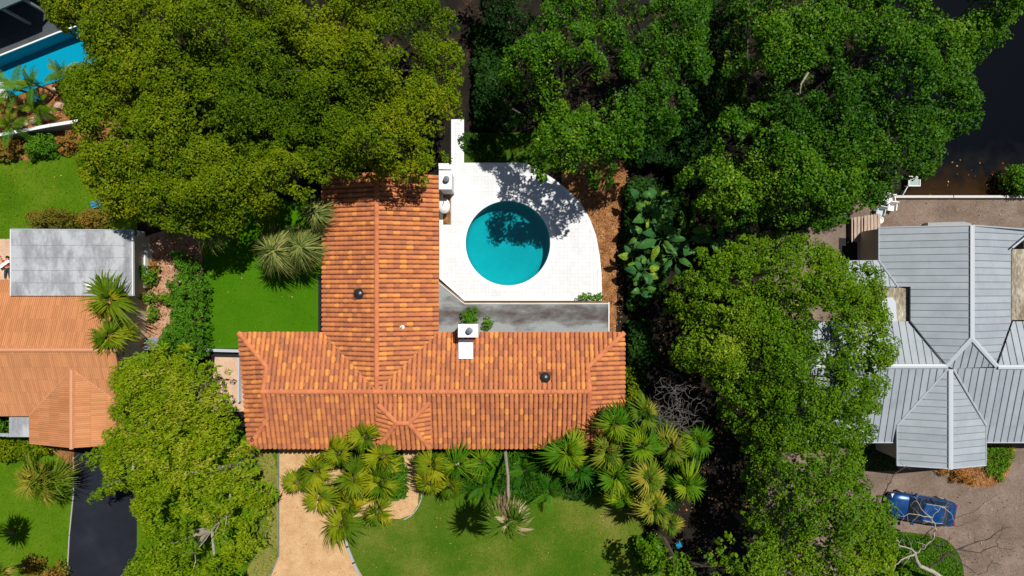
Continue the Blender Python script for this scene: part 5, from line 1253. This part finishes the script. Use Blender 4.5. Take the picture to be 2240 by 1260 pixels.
# ------------------------------------------------------------------ bare tree, vines
bare = empty('bare_tree', P(2030, 1250), 'leafless grey tree spreading thin branches over the blue car', 'tree')
def branch_px(line, rad, mat, root=bare, twigs=4, tl=.9, jit=.06):
    pts = [P(a, b, z) for a, b, z in line]
    fine = []
    for a, b_ in zip(pts[:-1], pts[1:]):
        for s_ in (0, .33, .66): fine.append(a.lerp(b_, s_) + Vector((random.uniform(-jit, jit), random.uniform(-jit, jit), random.uniform(-jit, jit))))
    fine.append(pts[-1]); n_ = len(fine)
    mb = MB().tube(fine, [rad * (1 - .7 * i / (n_ - 1)) for i in range(n_)], 6)
    for k in range(twigs):
        i = random.randrange(1, n_ - 1); dv = (fine[i + 1] - fine[i - 1]).normalized(); sd_ = random.choice((-1, 1))
        q_ = Vector((dv.x * .7 - dv.y * sd_, dv.y * .7 + dv.x * sd_, random.uniform(-.2, .5))).normalized(); l = tl * random.uniform(.5, 1.2)
        tp = [fine[i]]
        for s_ in range(4):
            q_ = (q_ + Vector((random.uniform(-.35, .35), random.uniform(-.35, .35), random.uniform(-.1, .2)))).normalized(); tp.append(tp[-1] + q_ * l / 4)
        mb.tube(tp, [rad * .3, rad * .25, rad * .18, rad * .12, .004], 4)
        j = random.randrange(1, 4); q2_ = Vector((q_.y, -q_.x, .2)) * .5 + q_ * .5
        mb.tube([tp[j], tp[j] + q2_ * l * .25, tp[j] + q2_ * l * .45 + Vector((.03, .05, 0))], [rad * .16, rad * .12, .004], 4)
    return mb.build('branch', mat, root)
base_p = P(2068, 1275, 0)
MB().tube([base_p, P(2062, 1266, 1.5), P(2040, 1250, 2.4), P(2012, 1238, 3.0), P(2004, 1224, 3.6), P(2001, 1211, 4.0)], [.2, .16, .14, .12, .11, .1], 8).build('trunk', M['palebark'], bare)
for ln, r_, mt in (
    ([(2001, 1211, 4.0), (1997, 1203, 4.2), (1970, 1194, 4.6), (1962, 1182, 4.8), (1948, 1178, 5)], .06, 'palebark'),
    ([(2001, 1213, 4.0), (1984, 1219, 4.2), (1968, 1229, 4.4), (1957, 1238, 4.6), (1953, 1262, 4.8)], .055, 'palebark'),
    ([(2001, 1211, 4.0), (2012, 1206, 4.2), (2022, 1197, 4.5), (2037, 1185, 4.8), (2045, 1165, 5.1), (2047, 1148, 5.4), (2037, 1132, 5.6), (2046, 1122, 5.8), (2058, 1108, 6.0)], .065, 'palebark'),
    ([(2037, 1132, 5.6), (2020, 1128, 5.7), (1990, 1122, 5.8), (1970, 1130, 5.9)], .035, 'palebark'),
    ([(2040, 1140, 5.5), (2016, 1112, 5.9), (2006, 1095, 6.1), (2000, 1086, 6.2)], .03, 'palebark'),
    ([(2058, 1108, 6.0), (2078, 1120, 6.1), (2088, 1140, 6.2)], .03, 'palebark'),
    ([(2030, 1244, 2.6), (2052, 1230, 3.0), (2070, 1210, 3.4), (2085, 1205, 3.6), (2120, 1192, 4.0), (2158, 1181, 4.4), (2180, 1165, 4.7), (2212, 1152, 5)], .07, 'darkbark'),
    ([(2096, 1203, 3.6), (2145, 1209, 4.0), (2165, 1200, 4.2), (2180, 1194, 4.3), (2200, 1202, 4.4), (2228, 1208, 4.5)], .045, 'darkbark'),
    ([(2070, 1210, 3.4), (2090, 1220, 3.6), (2115, 1238, 3.8), (2140, 1256, 4.0), (2160, 1250, 4.2), (2172, 1225, 4.4)], .045, 'darkbark'),
    ([(2060, 1222, 3.2), (2052, 1190, 3.8), (2070, 1187, 4), (2085, 1176, 4.2)], .04, 'darkbark'),
    ([(2180, 1194, 4.3), (2182, 1180, 4.5), (2190, 1168, 4.6)], .025, 'darkbark'),
    ([(2080, 1150, 4.8), (2100, 1150, 5), (2130, 1138, 5.2), (2150, 1125, 5.3)], .025, 'darkbark'),
    ([(2075, 1140, 5), (2110, 1128, 5.2), (2150, 1105, 5.4), (2190, 1075, 5.6)], .025, 'darkbark'),
    ([(1935, 1080, 5.2), (1945, 1060, 5.4), (1958, 1035, 5.6), (1985, 1018, 5.8)], .045, 'darkbark')):
    branch_px(ln, r_, M[mt], twigs=7 if r_ > .03 else 4)
vt = empty('dead_vine', P(1475, 900), 'tangle of leafless grey vines between palms and the dark trees', 'vine')
vm = MB(); 
for k in range(150):
    c = P(1480 + random.gauss(0, 26), 895 + random.gauss(0, 34), 4.6 + random.gauss(0, .4)); a = random.uniform(0, 6.28); pts = [c]
    for s_ in range(5):
        a += random.uniform(-.9, .9); pts.append(pts[-1] + Vector((math.cos(a) * .17, math.sin(a) * .17, random.uniform(-.08, .06))))
    vm.tube(pts, [.012, .012, .011, .01, .008, .004], 4)
TW = vm.build('twigs', nmat('grey_twig', [(0, (.07, .068, .065)), (1, (.24, .225, .21))], 3, 20), vt); TW['kind'] = 'stuff'
MB().tube([P(1480, 890, 0), P(1482, 892, 2), P(1478, 895, 4.4)], [.12, .09, .05], 7).build('trunk', M['bark'], vt)

# ------------------------------------------------------------------ blue car
car_rz = -math.atan2(25, 148)
cc = P(2017, 1114, .7)
car = empty('parked_car', (cc.x, cc.y, .02), 'dusty blue saloon car parked on gravel under bare branches', 'car', rz=math.pi + car_rz)
bpy.context.view_layer.update()
m, nt, b = new_mat('blue_car_paint', .28, .5); b.inputs['Metallic'].default_value = .3; b.inputs['Coat Weight'].default_value = .6
f = noise(nt, 2.5, 5); r = ramp(nt, [(.42, (.003, .045, .18)), (.62, (.006, .075, .25)), (.85, (.07, .09, .1))]); nt.links.new(f, r.inputs[0]); nt.links.new(r.outputs[0], b.inputs['Base Color'])
PAINT = m
CM = Matrix.Translation((cc.x, cc.y, .02)) @ Matrix.Rotation(math.pi + car_rz, 4, 'Z')
def loft(rows, mat, name, parent, smooth=True):
    mb = MB(); n_ = len(rows[0]); vs_ = [CM @ Vector(p) for r_ in rows for p in r_]
    fs = [(i * n_ + k, (i + 1) * n_ + k, (i + 1) * n_ + k + 1, i * n_ + k + 1) for i in range(len(rows) - 1) for k in range(n_ - 1)]
    fs += [tuple(range(n_)), tuple((len(rows) - 1) * n_ + k for k in range(n_))[::-1]]
    mb.add(vs_, fs); return mb.build(name, mat, parent, smooth)
rows = []
for x, hw, zt in ((-2.3, .66, .72), (-2.22, .8, .86), (-2.0, .87, .93), (-1.5, .9, .98), (-.9, .91, .95), (0, .91, .92), (.8, .91, .93), (1.1, .9, .93), (1.7, .87, .86), (2.1, .8, .76), (2.28, .66, .64), (2.34, .5, .55)):
    rows.append([(x, -hw * .98, .28), (x, -hw, .5), (x, -hw * .985, zt - .12), (x, -hw * .9, zt - .02), (x, -hw * .5, zt + .025), (x, 0, zt + .035), (x, hw * .5, zt + .025), (x, hw * .9, zt - .02), (x, hw * .985, zt - .12), (x, hw, .5), (x, hw * .98, .28)])
body = loft(rows, PAINT, 'body', car)
rows = []
for x, hw, z_ in ((-1.75, .72, .97), (-1.2, .66, 1.32), (-.7, .62, 1.42), (-.2, .61, 1.45), (.25, .62, 1.4), (.45, .64, 1.33), (1.15, .74, .94)):
    base_z = .93
    rows.append([(x, -max(hw + .1, .8) if z_ > 1 else -hw, base_z), (x, -hw - .03, z_ - .08 if z_ > 1 else base_z + .01), (x, -hw * .85, z_), (x, 0, z_ + .03), (x, hw * .85, z_), (x, hw + .03, z_ - .08 if z_ > 1 else base_z + .01), (x, max(hw + .1, .8) if z_ > 1 else hw, base_z)])
loft(rows, M['glass'], 'windows', car)
rows = [[(x, -hw, z_), (x, -hw * .5, z_ + .03), (x, 0, z_ + .04), (x, hw * .5, z_ + .03), (x, hw, z_)] for x, hw, z_ in ((-1.15, .6, 1.345), (-.7, .62, 1.44), (-.2, .62, 1.47), (.25, .62, 1.425), (.42, .6, 1.36))]
loft(rows, PAINT, 'roof', car)
for s_ in (-1, 1):
    mb = MB()
    for x, z_, x2, z2 in ((.42, 1.35, 1.15, .94), (-1.15, 1.34, -1.75, .97)):
        mb.tube([CM @ Vector((x, s_ * .63, z_)), CM @ Vector((x2, s_ * .78, z2))], .035, 5)
    mb.tube([CM @ Vector((-.3, s_ * .66, 1.42)), CM @ Vector((-.3, s_ * .84, .93))], .03, 5); mb.build('pillar', PAINT, car)
    MB().tube([CM @ Vector((-1.1, s_ * .58, 1.38)), CM @ Vector((-.4, s_ * .6, 1.5)), CM @ Vector((.3, s_ * .58, 1.44))], .015, 5).build('roof_rail', M['metaltrim'], car)
    MB().box(None, (.16, .2, .12), M=CM @ Matrix.Translation((.75, s_ * 1.0, 1.0))).build('mirror', PAINT, car)
    MB().box(None, (.2, .32, .1), M=CM @ Matrix.Translation((2.14, s_ * .58, .66)) @ Matrix.Rotation(-.4 * s_, 4, 'Z')).build('headlight', M['white'], car)
    MB().box(None, (.1, .3, .14), M=CM @ Matrix.Translation((-2.24, s_ * .58, .76))).build('tail_light', flat('red_lens', (.35, .01, .01), .2), car)
    for x in (-1.4, 1.42):
        wh = MB().tube([CM @ Vector((x, s_ * .72, .31)), CM @ Vector((x, s_ * .93, .31))], .32, 18).build('wheel', M['vent'], car)
        MB().tube([CM @ Vector((x, s_ * .925, .31)), CM @ Vector((x, s_ * .945, .31))], .2, 12).build('rim', M['metaltrim'], wh)

# ------------------------------------------------------------------ small things
def at3(c, rz=0): return Matrix.Translation(c) @ Matrix.Rotation(rz, 4, 'Z')
def chair(px, py, z0, rz, mat, label, group):
    c = P(px, py, z0 + .5); c.z = z0; m_ = at3(c, rz); r_ = empty('garden_chair', c, label, 'chair', group)
    MB().box(None, (.5, .5, .05), M=m_ @ Matrix.Translation((0, 0, .42))).build('seat', mat, r_)
    MB().box(None, (.5, .06, .5), M=m_ @ Matrix.Translation((0, .26, .68)) @ Matrix.Rotation(-.25, 4, 'X')).build('backrest', mat, r_)
    for s_ in (-1, 1):
        MB().box(None, (.06, .46, .04), M=m_ @ Matrix.Translation((s_ * .27, 0, .62))).build('armrest', mat, r_)
        for t_ in (-1, 1): MB().box(None, (.05, .05, .42), M=m_ @ Matrix.Translation((s_ * .22, t_ * .2, .2))).build('leg', mat, r_)
gc = 'white garden chairs at the end of the seawall'
chair(1948, 438, .02, R(8), M['white'], 'white garden chair nearest the seawall cap', gc)
chair(1951, 453, .02, R(-6), M['coping'], 'white garden chair standing out on the gravel', gc)
chair(1926, 463, .02, R(-12), flat('pale_blue_plastic', (.45, .55, .6)), 'pale blue garden chair under the tree edge', gc)
chair(1938, 431, .02, R(80), M['white'], 'white garden chair half under the tree canopy by the seawall', gc)
c = P(1925, 481, .4); mb = MB().lathe((c.x, c.y, 0), [(.13, 0), (.18, .1), (.24, .38), (.27, .42), (.22, .42), (.2, .36), (.01, .34)], 16)
tag(mb.build('plant_pot', M['coping'], None, True), 'round white pot beside the weathered walkway', 'pot')
# dock bench/frame on the water
c = P(2001, 396, .6); r_ = empty('dock_platform', (c.x, c.y, -.55), 'pale green framed platform over the canal beside the tree', 'platform')
MB().box((c.x, c.y, .5), (.72, .6, .05)).build('deck_board', flat('pale_green', (.32, .4, .38)), r_)
for s_ in (-1, 1):
    MB().box((c.x + s_ * .39, c.y, .53), (.06, .72, .1)).build('rail', M['white'], r_); MB().box((c.x, c.y + s_ * .33, .53), (.72, .06, .1)).build('rail', M['white'], r_)
    for t_ in (-1, 1): MB().box((c.x + s_ * .34, c.y + t_ * .28, -.3), (.07, .07, 1.6)).build('leg', M['white'], r_)
MB().tube([(c.x - .4, c.y - .3, .5), (c.x - .62, c.y - .75, .45), (c.x - .7, c.y - 1.0, .3)], .035, 6).build('gangway_rail', M['white'], r_)
# weathered walkway with posts
wk = empty('wooden_walkway', P(1893, 503), 'weathered grey plank walkway with dark gaps beside the metal roof', 'walkway')
for k in range(9):
    x = 1864 + k * 7.3; a = P(x, 476 - k * 1.1, .5); b_ = P(x, 530 - k * .8, .5)
    MB().box(((a.x + b_.x) / 2, (a.y + b_.y) / 2, .5), (.19 if k not in (0, 3) else .1, a.y - b_.y, .04), random.uniform(-.01, .01)).build('plank', M['wood'], wk)
for x in (1864, 1892, 1915):
    a = P(x, 500, .5); MB().box((a.x, a.y, .24), (.12, 1.5, .46)).build('joist', M['darkbark'], wk)
# grey slatted table
c = P(330, 752, .7); r_ = empty('garden_table', (c.x, c.y, 0), 'grey slatted metal table half under the feathery tree', 'table')
for k in range(6): MB().box((c.x, c.y + (k - 2.5) * .145, .72), (1.0 - (.12 if k in (0,) else 0), .12, .03)).build('slat', flat('grey_slat', (.22, .26, .29), .4), r_)
for s_ in (-1, 1):
    MB().box((c.x + s_ * .44, c.y, .695), (.05, .8, .03)).build('rail', M['metalgrey'], r_)
    for t_ in (-1, 1): MB().box((c.x + s_ * .42, c.y + t_ * .34, .34), (.05, .05, .68)).build('leg', M['metalgrey'], r_)
# rocks
def rock(px, py, z, s_, label, seed):
    rd = random.Random(seed); c = P(px, py, z); bm = bmesh.new(); bmesh.ops.create_icosphere(bm, subdivisions=3, radius=1)
    off = [Vector((rd.gauss(0, 1), rd.gauss(0, 1), rd.gauss(0, 1))).normalized() for _ in range(9)]
    for v in bm.verts:
        k = 1.0
        for o_ in off:
            dd_ = v.co.normalized().dot(o_)
            if dd_ > .62: k = min(k, .62 / dd_ + .08)
        v.co = v.co * k * (1 + rd.uniform(-.02, .02)); v.co = Vector((v.co.x * s_[0], v.co.y * s_[1], v.co.z * s_[2])); v.co += Vector((c.x, c.y, s_[2] * .3))
    me = bpy.data.meshes.new('rock'); bm.to_mesh(me); bm.free(); me.materials.append(M['rock'])
    tag(link('rock', me), label, 'rock', 'rocks of the rockery by the blue pool')
rock(128, 195, .3, (.5, .28, .4), 'whitish ridged rock at the blue pool edge', 1)
rock(142, 190, .3, (.28, .22, .35), 'small whitish rock beside the ridged one', 7)
rock(127, 232, .3, (.42, .32, .4), 'pinkish rock between thicket and palms', 2)
rock(63, 235, .3, (.22, .45, .5), 'pale upright rock among feathery palms', 3)
rock(100, 250, .3, (.5, .5, .5), 'broad tan boulder above the retaining wall', 4)
rock(38, 268, .3, (.6, .4, .4), 'orange tan boulder at the wall end', 5)
rock(70, 262, .3, (.3, .3, .3), 'small tan rock resting near the wall coping', 6)
# tarps, and one blue sheet standing in for pool water
def tarp(px, py, z, sx_, sy_, rz, label, seed):
    rd = random.Random(seed); c = P(px, py, z); mb = MB(); n_ = 7
    vv = [at3(c, rz) @ Vector(((i / n_ - .5) * sx_ * rd.uniform(.85, 1.1), (j / n_ - .5) * sy_ * rd.uniform(.85, 1.1), rd.uniform(0, .12) + .1)) for j in range(n_ + 1) for i in range(n_ + 1)]
    mb.add(vv, [(j * (n_ + 1) + i, j * (n_ + 1) + i + 1, (j + 1) * (n_ + 1) + i + 1, (j + 1) * (n_ + 1) + i) for j in range(n_) for i in range(n_)])
    bot = [Vector((v.x, v.y, z + .01)) for v in vv]
    n0 = len(vv); mb.add(bot, [(j * (n_ + 1) + i, (j + 1) * (n_ + 1) + i, (j + 1) * (n_ + 1) + i + 1, j * (n_ + 1) + i + 1) for j in range(n_) for i in range(n_)])
    tag(mb.build('blue_sheet', M['blue'], None), label, 'tarp')
tarp(78, 211, 1.9, .35, .75, R(28), 'blue sheet standing in for pool water seen among the feathery palms', 1)
tarp(212, 447, .1, .7, .5, R(10), 'blue sheet on the lawn under the olive tree', 2)
tarp(1484, 1191, .1, .4, .35, R(30), 'small blue sheet on the dark soil near the palms', 3)
# lounger at picture corner
c = P(4, 196, .5); r_ = empty('pool_lounger', (c.x, c.y, 0), 'white slatted lounger beside the blue pool palms', 'lounger', rz=0)
for k in range(7): MB().box((c.x, c.y + (k - 3) * .16, .42), (.6, .12, .03)).build('slat', M['white'], r_)
for s_ in (-1, 1):
    MB().box((c.x + s_ * .28, c.y, .38), (.05, 1.2, .05)).build('rail', M['white'], r_)
    for t_ in (-1, 1): MB().box((c.x + s_ * .26, c.y + t_ * .5, .18), (.05, .05, .36)).build('leg', M['white'], r_)

# person lying on the patio
def skin(name, verts, edges, radii, mat, parent, root=0, sub=2):
    me = bpy.data.meshes.new(name); me.from_pydata([tuple(v) for v in verts], edges, []); o = bpy.data.objects.new(name, me); COL.objects.link(o)
    md = o.modifiers.new('skin', 'SKIN'); md.use_smooth_shade = True
    for i, r_ in enumerate(radii): me.skin_vertices[0].data[i].radius = (r_, r_) if not isinstance(r_, tuple) else r_
    me.skin_vertices[0].data[root].use_root = True
    s_ = o.modifiers.new('sub', 'SUBSURF'); s_.levels = sub; s_.render_levels = sub
    bpy.context.view_layer.update()
    dg = bpy.context.evaluated_depsgraph_get(); me2 = bpy.data.meshes.new_from_object(o.evaluated_get(dg)); bpy.data.objects.remove(o)
    me2.materials.clear(); me2.materials.append(mat); me2.polygons.foreach_set('use_smooth', [True] * len(me2.polygons))
    return link(name, me2, parent)
pc = P(15, 585, .2); per = empty('person', (pc.x, pc.y, .03), 'dark haired person in red top and dark trousers lying on the patio', 'person')
PM = Matrix.Translation((pc.x, pc.y, .03))     # body runs along Y, head to +Y
X = lambda x, y, z: PM @ Vector((x, y, z))
skinm = flat('skin', (.5, .26, .17), .6); redm = flat('red_shirt', (.5, .02, .015), .8); trm = flat('dark_trousers', (.03, .045, .05), .85); hairm = flat('black_hair', (.008, .006, .006), .5)
skin('body', [X(0, -.05, .13), X(0, .15, .13), X(0, .33, .14), X(0, .47, .13), X(0, .53, .13), X(0, .62, .14), X(0, .7, .14),
              X(.19, .42, .13), X(.38, .3, .1), X(.44, .08, .08), X(-.19, .42, .13), X(-.42, .5, .14), X(-.5, .74, .12),
              X(.1, -.12, .12), X(.14, -.5, .12), X(.16, -.88, .08), X(-.1, -.12, .12), X(-.14, -.5, .14), X(-.18, -.88, .08), X(.16, -.92, .17), X(-.2, -.92, .17)],
     [(0, 1), (1, 2), (2, 3), (3, 4), (4, 5), (5, 6), (3, 7), (7, 8), (8, 9), (3, 10), (10, 11), (11, 12), (0, 13), (13, 14), (14, 15), (0, 16), (16, 17), (17, 18), (15, 19), (18, 20)],
     [(.15, .11), (.13, .1), (.17, .11), (.12, .09), .055, .1, .085, .07, .05, .035, .07, .05, .035, .09, .062, .042, .09, .062, .042, .035, .035], skinm, per)
skin('shirt', [X(0, .0, .135), X(0, .15, .135), X(0, .33, .145), X(0, .45, .135), X(.19, .42, .135), X(.36, .31, .11), X(-.19, .42, .135), X(-.38, .48, .14)], [(0, 1), (1, 2), (2, 3), (3, 4), (4, 5), (3, 6), (6, 7)],
     [(.165, .125), (.15, .12), (.19, .13), (.13, .1), .085, .068, .085, .068], redm, per)
skin('trousers', [X(0, -.03, .13), X(.1, -.12, .12), X(.14, -.5, .12), X(.16, -.8, .09), X(-.1, -.12, .12), X(-.14, -.5, .14), X(-.18, -.8, .09)], [(0, 1), (1, 2), (2, 3), (0, 4), (4, 5), (5, 6)],
     [(.165, .125), .105, .08, .062, .105, .08, .062], trm, per)
bm = bmesh.new(); bmesh.ops.create_icosphere(bm, subdivisions=3, radius=1)
for v in bm.verts: v.co = X(v.co.x * .115, .71 + v.co.y * .085 + (.03 if v.co.y > 0 else 0), .13 + v.co.z * .105)
me = bpy.data.meshes.new('hair'); bm.to_mesh(me); bm.free(); me.materials.append(hairm); link('hair', me, per)
for s_ in (-1, 1): MB().lathe(X(s_ * .035, .635, .232), [(.012, 0), (.008, .006), (.001, .008)], 8).build('eye', hairm, per)
MB().tube([X(0, .63, .235), X(0, .6, .255), X(0, .59, .24)], [.01, .014, .008], 6).build('nose', skinm, per)
MB().box(X(0, .565, .232), (.04, .01, .008)).build('mouth', redm, per)
for hx, hy, hz, ang in ((.45, .03, .08, -1.7), (-.52, .79, .12, 1.9)):
    mb = MB(); h = X(hx, hy, hz); mb.box(None, (.085, .075, .03), M=Matrix.Translation(h) @ Matrix.Rotation(ang, 4, 'Z'))
    for k in range(4):
        a = Matrix.Translation(h) @ Matrix.Rotation(ang, 4, 'Z'); mb.tube([a @ Vector((.03, -.03 + k * .02, 0)), a @ Vector((.07, -.032 + k * .022, .01)), a @ Vector((.095 - .01 * abs(k - 1), -.033 + k * .023, -.005))], [.009, .008, .006], 6)
    mb.tube([a @ Vector((-.01, .035, 0)), a @ Vector((.02, .06, .005)), a @ Vector((.045, .07, 0))], [.011, .009, .007], 6)
    mb.build('hand', skinm, per)
tw = MB(); n_ = 8
vv = [at3(P(8, 578, .4), R(35)) @ Vector(((i / n_ - .5) * .8, (j / 3 - .5) * .22, .0 + .03 * math.sin(i * 2 + j))) for j in range(4) for i in range(n_ + 1)]
tw.add(vv, [(j * (n_ + 1) + i, j * (n_ + 1) + i + 1, (j + 1) * (n_ + 1) + i + 1, (j + 1) * (n_ + 1) + i) for j in range(3) for i in range(n_)])
tw.add([v - Vector((0, 0, .05)) for v in vv], [(j * (n_ + 1) + i, (j + 1) * (n_ + 1) + i, (j + 1) * (n_ + 1) + i + 1, j * (n_ + 1) + i + 1) for j in range(3) for i in range(n_)])
tag(tw.build('towel', M['coping']), 'white towel drawn across the lying person', 'towel')

# scattered bark chips and fallen leaves
def scatter(name, regions, n_, size, mat, z=.03, seed=5):
    Vs, tv = [], []
    for rg, k in regions:
        pl = [(P(a, b).x, P(a, b).y) for a, b in rg]; xs = [p[0] for p in pl]; ys = [p[1] for p in pl]
        x = rng.uniform(min(xs), max(xs), k); y = rng.uniform(min(ys), max(ys), k); ins, _ = poly_mask_dist(x, y, pl); x, y = x[ins], y[ins]
        C = np.stack([x, y, np.full(len(x), z) + rng.random(len(x)) * .04], 1)
        V_, t_ = leaf_arrays(C, np.full(len(C), .02), 1, size[0], size[1], nrm_rand=.35, tint=np.full(len(C), .5), tvar=.3); Vs.append(V_); tv.append(t_)
    o = quads_object(name, np.concatenate(Vs), np.concatenate(tv), mat, None); o['kind'] = 'stuff'; return o
scatter('bark_chips', [([(1230, 370), (1375, 370), (1360, 700), (1330, 740), (1318, 650), (1312, 560), (1290, 470)], 5200), ([(2030, 975), (2215, 975), (2200, 1050), (2130, 1066), (2040, 1025)], 2500), ([(0, 215), (180, 190), (180, 330), (0, 345)], 2500)], 0, (.12, .06), M['chip'], z=.04)
scatter('fallen_leaves', [([(1380, 700), (1640, 700), (1640, 1250), (1440, 1180), (1460, 960)], 700), ([(310, 520), (440, 500), (440, 740), (320, 740)], 1200)], 0, (.14, .09), M['chip'], z=.04)
scatter('floating_leaves', [([(2005, 335), (2210, 345), (2210, 424), (2010, 424)], 35)], 0, (.14, .09), M['chip'], z=-.545)
scatter('lawn_litter', [([(780, 1090), (1440, 1120), (1440, 1262), (800, 1262)], 260), ([(0, 355), (190, 350), (200, 500), (0, 520)], 60), ([(450, 590), (690, 620), (690, 735), (450, 750)], 40), ([(615, 990), (700, 1180), (780, 1262), (600, 1262)], 120), ([(1700, 440), (2240, 435), (2240, 490), (1800, 560)], 150), ([(1900, 1040), (2240, 1080), (2240, 1262), (2110, 1262), (1900, 1100)], 320)], 0, (.11, .07), M['chip'], z=.06)
scatter('grass_tufts', [([(1960, 1165), (2075, 1185), (2108, 1260), (1960, 1260)], 4500), ([(1850, 955), (1960, 955), (1960, 1028), (1850, 1028)], 600), ([(555, 990), (609, 990), (609, 1210), (590, 1262), (555, 1262)], 900)], 0, (.2, .045), M['leaf_hedge'], z=.07)
scatter('lawn_tufts', [([(780, 1085), (1080, 1080), (1440, 1130), (1440, 1262), (800, 1262)], 5000), ([(0, 1010), (150, 1010), (150, 1262), (0, 1262)], 2200), ([(0, 340), (190, 330), (210, 500), (0, 525)], 3000), ([(445, 590), (690, 610), (690, 740), (445, 755)], 2000)], 0, (.11, .03), M['tuft'], z=.02)
